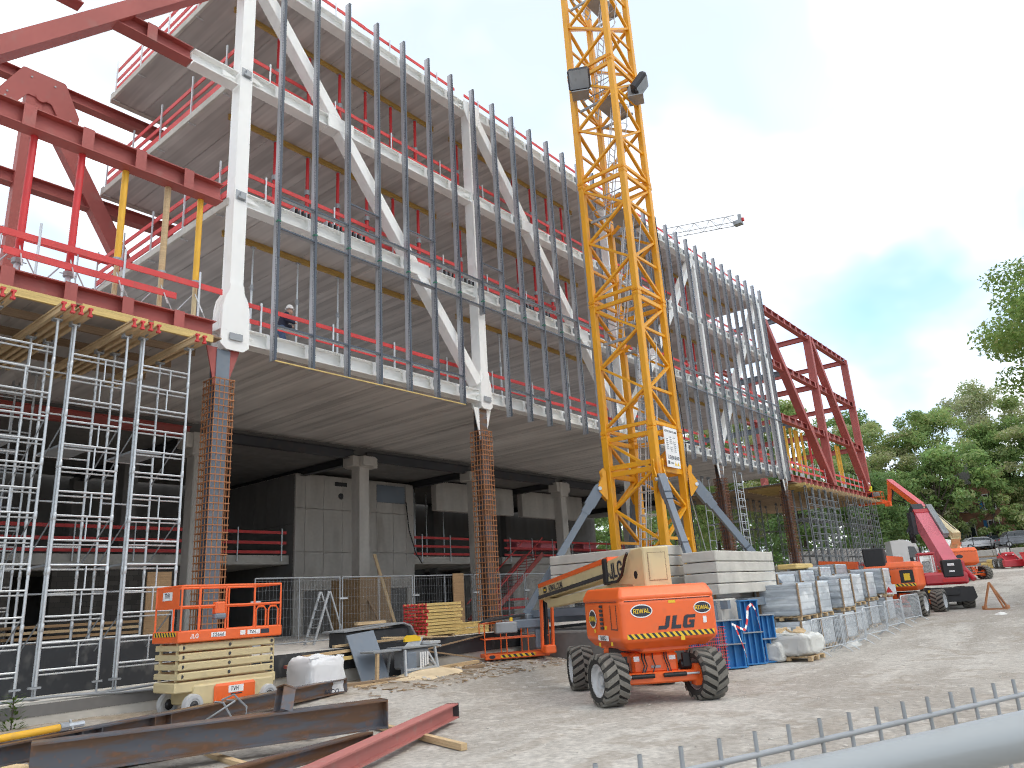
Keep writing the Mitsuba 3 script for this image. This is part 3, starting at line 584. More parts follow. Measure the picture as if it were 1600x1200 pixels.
for i, (x, y) in enumerate(((56, 24), (58.5, 24), (61, 24), (66, 24), (55, 27))):
    t = thing('scaffold_tower', f'grey scaffold tower in the rear row under the right red truss, {ORD[i]} of the row', 'scaffold', 'scaffold towers under the right truss')
    stamp(t, TR, at(x, y, 1.45))
# stair tower by the fourth column
STT = tower_parts(.9, 2.2, 7.6, 15, 8)
t = thing('scaffold_tower', 'tall narrow access tower of pale grey rungs beside the fourth column', 'scaffold')
stamp(t, STT, at(43.9, 18.2, 1.3))
# ---------------------------------------------------------------- tower crane
CR = thing('tower_crane', 'yellow lattice tower crane mast with grey struts, floodlights and a white notice board', 'crane')
MX0, MY0, S = 24.0, 12.84, 2.0
J = [2.4, 8.02, 13.38, 18.74, 24.1, 29.46]
legs = [(MX0, MY0), (MX0 + S, MY0), (MX0 + S, MY0 + S), (MX0, MY0 + S)]
for (x, y) in legs:
    for a, b in zip(J, J[1:]):
        w = .28 if a < 8 else .24
        part(CR, 'leg', CB(x - w / 2, x + w / 2, y - w / 2, y + w / 2, a + .004, b - .004, .02), CRN)
    for z in J[1:-1]: part(CR, 'leg_joint', M(BB(x - .135, x + .135, y - .135, y + .135, z - .16, z - .02), BB(x - .135, x + .135, y - .135, y + .135, z + .02, z + .16), *[tube((x - .17, y + s, z + h), (x + .17, y + s, z + h), .025, 6) for s in (-.05, .05) for h in (-.09, .09)]), CRN)
for i in range(4):
    (xa, ya), (xb, yb) = legs[i], legs[(i + 1) % 4]
    d = np.array([xb - xa, yb - ya, 0]) / S; nrm = np.array([d[1], -d[0], 0]); w2 = .1
    A = lambda z: np.array([xa, ya, z]) + d * w2; Bp = lambda z: np.array([xb, yb, z]) - d * w2
    for a, b in zip(J, J[1:]):
        hh = b - a
        part(CR, 'horizontal', bar(A(b - .2), Bp(b - .2), .11, .16), CRN); part(CR, 'horizontal', bar(A(a + .2), Bp(a + .2), .10, .13), CRN)
        zz = [a + .3 + (hh - .6) * t / 4 for t in range(5)]
        for t in range(4):
            p, q = (A(zz[t]), Bp(zz[t + 1])) if (t + i) % 2 else (Bp(zz[t]), A(zz[t + 1]))
            part(CR, 'diagonal', bar(p, q, .09, .13, nrm), CRN)
        if i % 2 == 0:
            for t in (1, 3): part(CR, 'horizontal', bar(A(zz[t] + .07), Bp(zz[t] + .07), .08, .10), CRN)
    for z in (6.5, 6.75): part(CR, 'horizontal', bar(A(z), Bp(z), .12, .18), CRN)
for a, b in zip(J[1:], J[2:]):          # inner platforms, ladders with hoops
    z = b - 1.7
    part(CR, 'platform', M(BB(MX0 + .2, MX0 + S - .2, MY0 + .25, MY0 + 1.1, z, z + .05), bar((MX0 + .15, MY0 + .2, z), (MX0 + .15, MY0 + S - .2, z), .06, .1), bar((MX0 + S - .15, MY0 + .2, z), (MX0 + S - .15, MY0 + S - .2, z), .06, .1)), GALVD)
    part(CR, 'platform_rail', M(*[bar((MX0 + .2, MY0 + S - .3, z + h), (MX0 + S - .2, MY0 + S - .3, z + h), .03, .03) for h in (.5, 1.0)], *[bar((MX0 + .2, MY0 + .2, z + h), (MX0 + .2, MY0 + S - .3, z + h), .03, .03) for h in (.5, 1.0)]), GALVD)
for a, b in zip([J[0]] + [z - 1.7 for z in J[2:]], [z - 1.6 for z in J[2:]] + [J[-1]]):
    lx0, lx1 = MX0 + .75, MX0 + 1.15; y0, y1 = MY0 + .5, MY0 + 1.55
    P = lambda t: np.array([0, y0 + (y1 - y0) * (1 - t), a + (b - a) * t])
    ms = [tube(P(0) + [lx0, 0, 0], P(1.0) + [lx0, 0, 0], .03, 5), tube(P(0) + [lx1, 0, 0], P(1.0) + [lx1, 0, 0], .03, 5)]
    n = int((b - a) / .28)
    ms += [tube(P(k / n) + [lx0, 0, 0], P(k / n) + [lx1, 0, 0], .02, 4) for k in range(n)]
    part(CR, 'ladder', M(*ms), GALV)
    hs = []
    for k in range(3, n, 3):
        c = P(k / n) + [MX0 + .95, 0, 0]; hs.append(ptube([c + [.36 * math.cos(t), -.02 - .62 * math.sin(t), .0] for t in np.linspace(0, math.pi, 9)], .02, 4))
    for t in np.linspace(0, math.pi, 5): hs.append(tube(P(3 / n) + [MX0 + .95 + .36 * math.cos(t), -.02 - .62 * math.sin(t), 0], P(1 - 1 / n) + [MX0 + .95 + .36 * math.cos(t), -.02 - .62 * math.sin(t), 0], .015, 4))
    part(CR, 'ladder_cage', M(*hs), GALV)
for (x, y), (sx, sy) in zip(legs, ((-1, -1), (1, -1), (1, 1), (-1, 1))):      # knee struts
    p, q = np.array([x + sx * .31, y + sy * .31, 6.02]), np.array([x + sx * 2.45, y + sy * 2.45, 1.75]); t = (q - p) / np.linalg.norm(q - p); side = np.cross(t, [0, 0, 1]); side /= np.linalg.norm(side)
    br = part(CR, 'strut', M(bar(p + t * 1.0, q, .2, .24), bar(p, p + t * .75, .26, .40), bar(p + t * .75, p + t * 1.05, .24, .32), tube(p - side * .13, p + side * .13, .20, 14)), BLUEG)
    part(br, 'pin', tube(p - side * .22, p + side * .22, .07, 10), GALV)
    part(br, 'strap', bar(p + t * 2.9, p + t * 2.96, .21, .25), GAS)
    d2 = np.array([sx, sy, 0]) / math.sqrt(2); cr = np.cross(d2, [0, 0, 1])
    part(CR, 'strut_bracket', M(*[ext([(0, -.62), (.04, -.62), (.30, -.30), (.32, -.06), (.14, .25), (.18, .50), (.10, .58), (.0, .45)], .04, np.array([x, y, 6.2]) + d2 * .16 + cr * (o - .02), d2, (0, 0, 1)) for o in (-.17, .17)], ), CRN)
    part(CR, 'base_foot', CB(q[0] - .35, q[0] + .35, q[1] - .35, q[1] + .35, 1.2, 1.75, .04), BLUEG)
part(CR, 'base_beam', M(bar((MX0 - 2.7, MY0 - 2.7, 1.55), (MX0 + S + 2.7, MY0 + S + 2.7, 1.55), .3, .35), bar((MX0 - 2.7, MY0 + S + 2.7, 1.55), (MX0 + S + 2.7, MY0 - 2.7, 1.55), .3, .3), *[BB(x - .22, x + .22, y - .22, y + .22, 1.4, 2.4) for x, y in legs]), BLUEG)
for x0, x1, y0, y1 in ((21.5, 21.7, 9.7, 17), (23.0, 23.2, 9.7, 17), (21.4, 28.4, 10.05, 10.2), (21.4, 28.4, 16.6, 16.8)): part(CR, 'base_beam', BB(x0, x1, y0, y1, 1.62, 1.86), BLUEG)
part(CR, 'base_block', CB(21.0, 28.6, 9.8, 17.2, .2, 1.15, .05), COND)
sg = part(CR, 'notice_board', BB(MX0 + .42, MX0 + 1.45, MY0 - .24, MY0 - .22, 6.55, 8.05), WDEC)
part(sg, 'heading', text('HYPO 300 HC 280', .075, (MX0 + .93, MY0 - .241, 7.90), (1, 0, 0), (0, 0, 1), .004), BDEC)
part(sg, 'maker_name', text('LIEBHERR', .13, (MX0 + .98, MY0 - .241, 6.92), (1, 0, 0), (0, 0, 1), .004), BDEC)
part(sg, 'table', M(*[BB(MX0 + .52 + .28 * c, MX0 + .52 + .28 * c + .16, MY0 - .246, MY0 - .241, 7.15 + .075 * r, 7.17 + .075 * r) for r in range(8) for c in range(3) if (r * 3 + c * 5) % 7]), BDEC)
part(sg, 'warning_triangle', M(*[ext([(0, 0), (.16, 0), (.08, .15)], .004, (MX0 + 1.0 + .2 * i, MY0 - .241, 6.64), (1, 0, 0), (0, 0, 1)) for i in (0, 1)]), YDEC)
part(sg, 'symbol', M(BB(MX0 + .5, MX0 + .63, MY0 - .246, MY0 - .241, 6.66, 6.78), *[BB(MX0 + .7 + .09 * i, MX0 + .74 + .09 * i, MY0 - .246, MY0 - .241, 6.68, 6.75) for i in range(3)]), BDEC)
def flood(c, face, deg, lab):
    """square floodlight: c centre, face direction"""
    f = part(CR, 'floodlight', rot(rot(CB(-.32, .32, -.15, .0, -.3, .3, .05), -38, (1, 0, 0)), deg) if False else mv(rot(rot(CB(-.48, .48, -.14, .22, -.46, .46, .10), 40, (1, 0, 0)), deg), c), DARKST, label=lab)
    part(f, 'lamp_glass', mv(rot(rot(BB(-.40, .40, -.152, -.144, -.38, .38), 40, (1, 0, 0)), deg), c), GALVD)
    part(f, 'visor', mv(rot(rot(BB(-.46, .46, -.30, -.14, -.50, -.465), 40, (1, 0, 0)), deg), c), DARKST)
    part(f, 'bracket', M(mv(rot(BB(-.36, .36, -.10, .55, -.66, -.62), deg), c), mv(rot(BB(-.08, .08, .2, .55, -.6, .1), deg), c)), GALVD)
flood((MX0 - .45, MY0 + 1.35, 23.5), None, -60, 'left floodlight on the crane mast'); flood((MX0 + 1.55, MY0 - .45, 23.3), None, 25, 'right floodlight on the crane mast')
part(CR, 'cable', ptube([(MX0 + S + .05 + .1 * math.sin(z), MY0 - .2, z) for z in np.linspace(1.5, 17, 30)], .022, 5), BLK)
part(CR, 'stay_rope', tube((MX0 + S + .1, MY0 - .1, 6.0), (MX0 + S + 2.4, MY0 + .3, 2.0), .02, 5), GALV)
# concrete ballast blocks
k = 0
for nm, (x0, x1, y0, y1, zb) in (('left', (21.7, 22.9, 11.62, 16.2, 2.0)), ('right', (21.7, 26.3, 9.98, 11.1, 1.95))):
    n = 5 if nm == 'left' else 4
    z = zb if nm == 'left' else 2.02
    for i in range(n):
        o = rng.uniform(-.03, .03)
        solo('ballast_block', f'pale concrete ballast block in the {nm} stack on the crane base, {["lowest", "second", "third", "fourth", "topmost"][i] if i < n - 1 else "topmost"}', 'ballast block', CB(x0 + o, x1 + o, y0, y1, z + .012, z + .315, .022), CONL, 'concrete ballast blocks on the crane base'); z += .328
solo('ballast_block', 'short concrete ballast block under the near end of the right stack', 'ballast block', CB(21.5, 22.6, 9.9, 10.9, 1.2, 1.9, .03), CONL, 'concrete ballast blocks on the crane base')
# second crane far behind the roof
JB = thing('crane_jib', 'grey lattice jib of a second crane sticking out beyond the roof', 'crane')
def lattice(root, p, q, w, h, n, mat, name, r=.04):
    """triangular lattice girder from p to q, apex up"""
    p, q = np.asarray(p, float), np.asarray(q, float); t = (q - p) / np.linalg.norm(q - p); s = np.cross(t, [0, 0, 1]); s /= np.linalg.norm(s); u = np.cross(s, t)
    part(root, 'bottom_chord', M(tube(p + s * w / 2, q + s * w / 2, r, 6), tube(p - s * w / 2, q - s * w / 2, r, 6)), mat); part(root, 'top_chord', tube(p + u * h, q + u * h, r, 6), mat)
    ms = []
    for i in range(n):
        a, b, c = p + (q - p) * i / n, p + (q - p) * (i + .5) / n, p + (q - p) * (i + 1) / n
        for sg in (-1, 1): ms += [tube(a + s * sg * w / 2, b + u * h, r * .6, 5), tube(b + u * h, c + s * sg * w / 2, r * .6, 5)]
        ms.append(tube(a + s * w / 2, a - s * w / 2, r * .5, 5)); ms.append(tube(a + s * w / 2, c - s * w / 2, r * .5, 5))
    part(root, 'lacing', M(*ms), mat, kind='stuff')
lattice(JB, (58.0, 47.6, 37.0), (67.5, 24.3, 37.1), .9, .95, 16, GALVD, 'jib')
part(JB, 'tip_frame', M(BB(67.2, 67.9, 23.6, 24.4, 36.9, 37.3), BB(67.3, 67.6, 23.6, 23.9, 37.3, 37.9)), GALVD); part(JB, 'tip_light', BB(67.5, 67.75, 23.4, 23.6, 37.2, 37.5), RDEC)
part(JB, 'hoist_rope', tube((60.5, 41.4, 36.6), (67.0, 25.4, 36.9), .02, 4), GALVD)
part(JB, 'mast', M(*[bar((58 + a, 47.6 + b, 0), (58 + a, 47.6 + b, 37), .2, .2) for a in (-.8, .8) for b in (-.8, .8)]), GALVD)
# ---------------------------------------------------------------- boom lifts
def tyre_meshes(R=.525, w=.56, lugs=16):
    core = lathe([(R * .60, -w * .44), (R * .80, -w * .5), (R * .90, -w * .46), (R * .925, -w * .2), (R * .925, w * .2), (R * .90, w * .46), (R * .80, w * .5), (R * .60, w * .44)], 40)
    L = []
    for s in (-1, 1):
        for k in range(lugs):
            a0 = 2 * math.pi * (k + (.5 if s > 0 else 0)) / lugs; wd = 2 * math.pi / lugs * .56
            def pt(r, y, a): return [r * math.cos(a), y, r * math.sin(a)]
            sk = .30
            inn, mid, out, edg = 0.0, w * .17, w * .46, w * .51
            P = []
            for r_, f in ((R * .90, 1.06), (R, .92)):
                for y, da in ((inn, 0), (mid, sk * .35), (out, sk)): P += [pt(r_ if y < out else r_ * .985, s * y, a0 + da - wd * f / 2), pt(r_ if y < out else r_ * .985, s * y, a0 + da + wd * f / 2)]
            P += [pt(R * .80, s * edg, a0 + sk - wd / 2), pt(R * .80, s * edg, a0 + sk + wd / 2)]
            P = np.array(P)
            L.append(hull(P[[0, 1, 2, 3, 6, 7, 8, 9]])); L.append(hull(P[[2, 3, 4, 5, 8, 9, 10, 11, 12, 13]]))
    rim = lathe([(.0, w * .16), (R * .30, w * .16), (R * .34, w * .30), (R * .52, w * .30), (R * .58, w * .43), (R * .625, w * .45), (R * .625, w * .38)], 32)
    rim = M(rim, lathe([(R * .60, w * .40), (R * .60, -w * .40)], 32), lathe([(R * .06, w * .16), (R * .17, w * .17), (R * .17, w * .30), (0, w * .32)][::-1], 16))
    nuts = M(*[tube((R * .24 * math.cos(a), w * .15, R * .24 * math.sin(a)), (R * .24 * math.cos(a), w * .2, R * .24 * math.sin(a)), R * .03, 6) for a in np.arange(9) * 2 * math.pi / 9])
    return mikit.ply(core, TYR, 40), mikit.ply(M(*L), TRD), mikit.ply(rim, RIM, 40), mikit.ply(nuts, GALVD)
TY = tyre_meshes()
def RZ(d): return T4().rotate([0, 0, 1], d)
def TR3(x, y, z): return T4().translate([x, y, z])
def wheel(root, T, x, y, z, out, steer=0, s=1.0):
    w = part(root, 'wheel', TY[0], None, T=T @ TR3(x, y, z) @ RZ(steer + (0 if out > 0 else 180)) @ T4().scale(s))
    for n, d in zip(('tread', 'rim', 'wheel_nuts'), TY[1:]): part(w, n, d, None, T=T @ TR3(x, y, z) @ RZ(steer + (0 if out > 0 else 180)) @ T4().scale(s))
def hazard(x0, x1, z0, z1, n, o, ex, ey=(0, 0, 1), t=.004):
    """(yellow band, black slanted bars)"""
    w = (x1 - x0) / n; k = (z1 - z0) * .8
    return ext([(x0, z0), (x1, z0), (x1, z1), (x0, z1)], t, o, ex, ey), M(*[ext([(x0 + i * w + .1 * w + k, z0), (min(x1, x0 + i * w + .55 * w + k), z0), (x0 + i * w + .55 * w, z1), (x0 + i * w + .1 * w, z1)], t * 1.6, o, ex, ey) for i in range(n) if x0 + i * w + .1 * w + k < x1])
def rail_loop(x0, x1, y0, y1, z, r=.022): return M(tube((x0, y0, z), (x1, y0, z), r), tube((x1, y0, z), (x1, y1, z), r), tube((x1, y1, z), (x0, y1, z), r), tube((x0, y1, z), (x0, y0, z), r))
def basket(root, T, x0, x1, y0, y1, z, person=False):
    b = part(root, 'basket', M(CB(x0, x1, y0, y1, z, z + .16, .02)), ORG, T=T)
    def sp(n, m, mt): part(b, n, m, mt, T=T)
    for h in (1.1, .62): sp('rail', rail_loop(x0, x1, y0, y1, z + h), ORG)
    for x in (x0, x1):
        for y in np.linspace(y0, y1, 4): sp('post', tube((x, y, z + .1), (x, y, z + 1.1), .02), ORG)
    sp('control_box', CB(x0 - .12, x0 + .22, y0 + .5 * (y1 - y0), y1 - .35, z + .78, z + 1.12, .03), GALVD)
    sp('tool_tray', CB(x0 + .05, x0 + .4, y0 + .1, y0 + .8, z + .75, z + 1.05, .02), BLUEG)
    y_, k_ = hazard(y0 + .3, y1 - .4, z + .03, z + .13, 7, (x0 - .004, 0, 0), (0, 1, 0)) if False else hazard(-y1 + .5, -y0 - .5, z + .04, z + .13, 6, (x0 - .001, 0, 0), (0, -1, 0))
    sp('stripe', y_, YDEC); sp('stripe_bars', k_, BDEC)
    sp('makers_oval', oval(.10, .055, .006, (x0 - .001, y1 - .22, z + .085), (0, -1, 0), (0, 0, 1)), BDEC)
    return b
RN, RT_ = (0, -1, 0), (0, 0, 1)      # directions along the rear face as read from behind
def lift_hood(root, T, deco=True):
    prof = [(-1.90, 1.10, 1.00), (-2.06, 1.36, 1.10), (-2.06, 2.00, 1.10), (-2.0, 2.10, 1.06)]
    Rr = .15; sph = trimesh.creation.icosphere(3, Rr).vertices
    body = hull(np.vstack([sph + [x + Rr, s * (y - Rr), z + (Rr if i == 0 else 0)] for i, (x, z, y) in enumerate(prof) for s in (-1, 1)] + [sph + [.20, s * (y - Rr - .03), z + (Rr if i == 0 else 0)] for i, (x, z, y) in enumerate(prof) for s in (-1, 1)]))
    h = part(root, 'hood', body, ORG, 50, T=T)
    sp2 = trimesh.creation.icosphere(2, .09).vertices
    lid = hull(np.vstack([sp2 + [x, s * y, z] for x, y, z in ((-1.95, 1.0, 2.13), (-1.86, .95, 2.27), (.25, 1.0, 2.13), (.15, .95, 2.27)) for s in (-1, 1)]))
    part(h, 'lid', lid, ORG, 50, T=T)
    part(h, 'seam', M(BB(-2.064, -2.05, -.98, .98, 2.062, 2.075), BB(-1.9, .2, 1.094, 1.102, 2.062, 2.075)), BDEC, T=T)
    if not deco: 
        part(h, 'makers_oval', oval(.24, .13, .006, (-2.062, .2, 1.75), RN, RT_), BDEC, T=T); return h
    X = -2.064
    for (y, rx, ry) in ((.62, .245, .135), (-.76, .20, .125)):
        o = part(h, 'hire_oval', oval(rx, ry, .004, (X, y, 1.86), RN, RT_), WDEC, T=T)
        part(o, 'inner', oval(rx * .9, ry * .83, .008, (X, y, 1.86), RN, RT_), BDEC, T=T)
        part(o, 'lettering', text('RIWAL', ry * .62, (X - .009, y, 1.86), RN, RT_, .003), YDEC, T=T)
    for pol in ([(.10, .0), (.30, .0), (.30, 1.0), (.72, 1.0), (.72, .78), (.55, .78), (.55, .12), (.42, -.0)], ):
        pass
    sh = lambda pts, x0: [(x0 + x * .26 + y * .26 * .27, y * .26) for x, y in pts]
    big = M(ext(sh([(-.25, 0), (.42, 0), (.62, .16), (.62, 1), (.28, 1), (.28, .27), (-.25, .27)], -.34), .006, (X - .002, -.12, 1.60 - .13), RN, RT_), ext(sh([(0, 0), (.82, 0), (.82, .27), (.34, .27), (.34, 1), (0, 1)], -.115), .006, (X - .002, -.12, 1.47), RN, RT_), ext(sh([(.16, 0), (.98, 0), (.98, .60), (.52, .60), (.52, .40), (.66, .40), (.66, .24), (.34, .24), (.34, .76), (.98, .76), (.98, 1), (.16, 1), (0, .86), (0, .14)], .14), .006, (X - .002, -.12, 1.47), RN, RT_))
    part(h, 'maker_lettering', big, BDEC, T=T)
    yb, kb = hazard(-.98, .98, 1.315, 1.415, 15, (X + .002, 0, 0), RN); s = part(h, 'stripe', yb, YDEC, T=T); part(s, 'bars', kb, BDEC, T=T)
    part(h, 'label', M(BB(X - .003, X + .002, -.16, .0, 1.985, 2.04)), YDEC, T=T); part(h, 'label', BB(X - .003, X + .002, -.29, -.2, 1.235, 1.355), YDEC, T=T); part(h, 'label', BB(X - .003, X + .002, -.83, -.75, 1.55, 1.68), WDEC, T=T)
    Y = 1.10                                                # left side as read from the left
    o = part(h, 'hire_oval', oval(.24, .2, .004, (-.35, Y, 1.72), (-1, 0, 0), RT_), WDEC, T=T); part(o, 'inner', oval(.21, .17, .008, (-.35, Y, 1.72), (-1, 0, 0), RT_), BDEC, T=T); part(o, 'lettering', text('RIWAL', .10, (-.35, Y + .009, 1.72), (-1, 0, 0), RT_, .003), YDEC, T=T)
    part(h, 'vent', M(*[BB(-1.02, -.84, Y, Y + .012, z, z + .06) for z in np.arange(1.5, 2.0, .09)]), BDEC, T=T)
    part(h, 'model_plate', BB(-1.28, -.62, Y, Y + .003, 1.27, 1.38), WDEC, T=T); part(h, 'model_number', text('860SJ', .085, (-.95, Y + .004, 1.325), (-1, 0, 0), RT_, .003), BDEC, T=T)
    part(h, 'label', M(*[BB(x, x + .10, Y - .004, Y + .004, z, z + .08) for x, z in ((-.5, 1.42), (-1.2, 1.5), (-1.5, 1.18), (-.75, 1.14))]), YDEC, T=T)
    part(h, 'door_recess', M(BB(-1.86, -1.5, Y + .001, Y + .006, 1.5, 1.52), BB(-1.86, -1.84, Y + .001, Y + .006, 1.5, 2.0), BB(-1.52, -1.5, Y + .001, Y + .006, 1.5, 2.0)), BDEC, T=T)
    return h
def lift_chassis(root, T, steer=0):
    c = part(root, 'chassis', M(CB(-1.25, 1.35, -.48, .48, .48, .96, .04), CB(-1.60, -1.2, -.50, .50, .58, 1.0, .06)), ORG, T=T)
    part(c, 'turntable_ring', mv(lathe([(.0, .1), (.62, .1), (.62, -.06), (0, -.06)], 28, 'z'), (0, 0, .94)), DARKST, T=T)
    for x in (-1.6, 1.6):
        a = part(c, 'axle', M(CB(x - .16, x + .16, -.86, .86, .40, .62, .03), BX((x, .86, .52), (.3, .16, .42)), BX((x, -.86, .52), (.3, .16, .42))), ORG, T=T)
        sx = x - .20 if x < 0 else x + .2
        for s in (-1, 1):
            part(a, 'steering_cylinder', tube((sx, s * .10, .56), (sx, s * .58, .56), .045, 10), BLK, T=T); part(a, 'piston_rod', tube((sx, s * .58, .56), (sx, s * .86, .56), .022, 8), GALV, T=T)
        part(a, 'tie_rod', tube((sx + .06, -.8, .44), (sx + .06, .8, .44), .02, 6), DARKST, T=T)
        for s in (-1, 1): wheel(root, T, x, s * 1.03, .525, s, steer if x < 0 else 0)
    for y_ in (-.67, .67): part(c, 'motor', M(mv(lathe([(0, 0), (.10, 0), (.10, .22), (0, .22)], 12), (-1.5, y_ - .11, .72)), BX((-1.56, y_, .82), (.12, .14, .26))), BLK, T=T)
    part(c, 'hose', M(*[ptube([(-1.61, y, 1.0), (-1.66, y + .02, .9), (-1.68, y - .02, .75), (-1.70, y + s * .05, .60)], .014, 5) for y, s in ((.28, 1), (.22, 1), (-.25, -1), (-.2, -1), (.05, 1))]), BLK, T=T)
    part(c, 'label', M(BB(-1.605, -1.60, .34, .46, .84, .94), BB(-1.605, -1.60, -.44, -.3, .84, .92)), WDEC, T=T)
    part(c, 'eye_plates', M(BX((-1.62, .25, .62), (.05, .03, .12)), BX((-1.62, -.25, .62), (.05, .03, .12)), BX((-1.615, 0, .72), (.02, .2, .05))), GALVD, T=T)
    return c
L1 = thing('boom_lift', 'big orange boom lift with wide dusty tyres standing in front of the crane', 'boom lift', 'boom lifts on the site')
g0 = float(gz(15.9, 9.6)) - .01
TC = at(15.92, 9.58, g0, 45); TT = at(15.92, 9.58, g0, 53)
lift_chassis(L1, TC, 13); lift_hood(L1, TT)
part(L1, 'turntable', M(CB(-1.7, .9, -.55, .55, 1.0, 1.2, .04), CB(-1.3, .4, -.35, .35, 1.2, 2.3, .04)), ORG, T=TT)
TB = at(15.92, 9.58, g0, 54.2) @ TR3(0, -.10, 0)
bm = part(L1, 'main_boom', ext([(-.72, 2.4), (-.72, 3.16), (1.0, 3.02), (1.0, 2.5)], .46, (0, .23, 0), (1, 0, 0), (0, 0, 1)), CRM, T=TB)
part(bm, 'boom_end', M(CB(-1.42, -.70, -.32, .32, 2.1, 3.20, .03)), CRM, T=TB)
part(bm, 'boom_panel', M(BB(-1.432, -1.419, -.20, .20, 2.48, 3.06), BB(-1.438, -1.431, -.19, .19, 2.49, 3.05)), CRM, T=TB)
part(bm, 'panel_rim', M(BB(-1.430, -1.421, -.215, .215, 2.465, 3.075)), WOODO, T=TB)
part(bm, 'boom_recess', mv(lathe([(0, 0), (.09, 0), (.09, .012), (0, .012)], 16), (-.95, .318, 2.62)), BLK, T=TB)
part(bm, 'boom_collar', M(CB(.95, 1.2, -.29, .29, 2.46, 3.10, .03)), BLK, T=TB)
part(bm, 'boom_bolts', M(*[mv(lathe([(0, 0), (.03, 0), (.03, .02), (0, .02)], 8), (x, .228, z)) for x, z in ((-1.1, 3.1), (-.7, 2.5), (-.6, 2.95), (.6, 2.6))]), DARKST, T=TB)
part(bm, 'maker_lettering', text('JLG', .34, (.42, .24, 2.80), (-1, 0, .065), (0.065, 0, 1), .006), BDEC, T=TB)
part(bm, 'hose', ptube([(-.65, .36, 3.12), (-.45, .34, 3.0), (-.15, .32, 2.66), (.2, .30, 2.52), (1.0, .28, 2.50)], .035, 6), BLK, T=TB)
s0, s1 = np.array([.9, 0, 2.84]), np.array([7.15, 0, 2.40])
fl = part(L1, 'fly_boom', M(bar(s0, s1, .44, .42)), CRM, T=TB)
part(fl, 'top_cover', bar(s0 + [0, 0, .23], s1 + [0, 0, .23], .47, .13), ORG, T=TB)
part(fl, 'cable_track', M(*[bar(s0 + (s1 - s0) * i / 44 + [0, .235, -.13], s0 + (s1 - s0) * (i + .82) / 44 + [0, .235, -.13], .05, .10) for i in range(44)]), DARKST, T=TB)
part(fl, 'hire_oval', oval(.20, .10, .006, (6.45, .222, 2.49), (-1, 0, .066), (.066, 0, 1)), BDEC, T=TB); part(fl, 'hire_lettering', text('RIWAL.COM', .17, (5.35, .222, 2.56), (-1, 0, .066), (.066, 0, 1), .006), BDEC, T=TB)
part(fl, 'hire_short_lettering', text('RIWAL', .06, (6.45, .229, 2.49), (-1, 0, .066), (.066, 0, 1), .004), YDEC, T=TB)
part(L1, 'lower_boom', M(bar((-.4, 0, 2.44), (6.4, 0, 2.06), .36, .22), bar((6.0, 0, 2.1), (6.9, 0, 2.26), .3, .2)), CRM, T=TB)
part(L1, 'jib', M(bar((7.1, .16, 2.62), (7.35, .16, .62), .07, .16, (1, 0, 0)), bar((7.1, -.20, 2.62), (7.35, -.20, .62), .07, .16, (1, 0, 0)), CB(7.0, 7.5, -.2, .16, .55, .8, .03), bar((7.1, -.24, 2.5), (7.1, .2, 2.5), .2, .3)), ORG, T=TB)
part(L1, 'jib_hoses', M(ptube([(6.9, 0, 2.55), (7.2, .02, 2.3), (7.28, 0, 1.5), (7.4, .05, .8)], .07, 7), ptube([(6.9, .1, 2.5), (7.15, .12, 2.2), (7.22, .1, 1.4), (7.4, .1, .9)], .04, 6)), BLK, T=TB)
basket(L1, TB, 7.55, 8.35, -.15, 2.0, .46)
part(L1, 'basket_box', M(CB(7.45, 7.75, .05, 1.0, 1.35, 1.62, .03), CB(7.5, 7.7, -.05, .3, .7, 1.3, .03)), BLUEG, T=TB); part(L1, 'beacon', mv(lathe([(0, .12), (.05, .1), (.06, 0), (0, 0)], 10, 'z'), (7.55, 1.1, 1.6)), YDEC, T=TB)
# second lift behind the pallets
L2 = thing('boom_lift', 'orange boom lift half hidden behind the wrapped pallets, black control box on top', 'boom lift', 'boom lifts on the site')
T2 = at(39.6, 9.1, .52, -3); lift_chassis(L2, T2, 0)
T2b = at(39.6, 9.2, .52, 4); lift_hood(L2, T2b, False)
part(L2, 'boom', M(bar((-1.6, .75, 2.55), (3.5, .4, 2.5), .45, .4), bar((-1.0, 1.5, 2.35), (-1.0, 3.2, 2.5), .4, .35)), ORG, T=T2b); part(L2, 'engine_cover', CB(-2.0, -1.5, .1, 1.0, 2.2, 3.05, .05), BLK, T=T2b)
yb, kb = hazard(-.98, .98, 1.30, 1.42, 12, (-2.066, 0, 0), RN); part(L2, 'stripe', yb, YDEC, T=T2b); part(L2, 'stripe_bars', kb, BDEC, T=T2b); wn = part(L2, 'window', BB(-2.075, -2.06, -.95, -.4, 1.45, 2.0), BLK, T=T2b); part(wn, 'warning_mark', BB(-2.082, -2.074, -.80, -.55, 1.55, 1.85), YDEC, T=T2b)
# third lift whose long boom reaches up to the truss with a worker
L3 = thing('boom_lift', 'far boom lift with cream and orange boom raised to the end of the red truss', 'boom lift', 'boom lifts on the site')
g3 = float(gz(65, 10)) - .05; T3 = at(65.4, 11.3, g3, 60); lift_chassis(L3, T3); lift_hood(L3, at(65.4, 11.3, g3, 30), False)
part(L3, 'riser', M(bar((64.9, 11.3, g3 + 1.6), (64.8, 10.7, g3 + 2.7), .6, .5), bar((64.8, 10.7, g3 + 2.7), (64.4, 10.6, g3 + 3.2), .55, .5)), CRM)
pA, pB, pC = np.array([64.3, 10.45, 4.9]), np.array([69.8, 13.2, 7.45]), np.array([76.2, 16.9, 10.75])
m3 = part(L3, 'main_boom', bar(pA, pB, .55, .55), CRM); part(m3, 'hose', tube(pA + [0, 0, .5], pB + [0, 0, .55], .04, 5), BLK)
f3 = part(L3, 'fly_boom', bar(pB - (pC - pB) * .1, pC, .45, .5), ORG); part(f3, 'top_cover', bar(pB, pC, .47, .06, oh=.29), TEL)
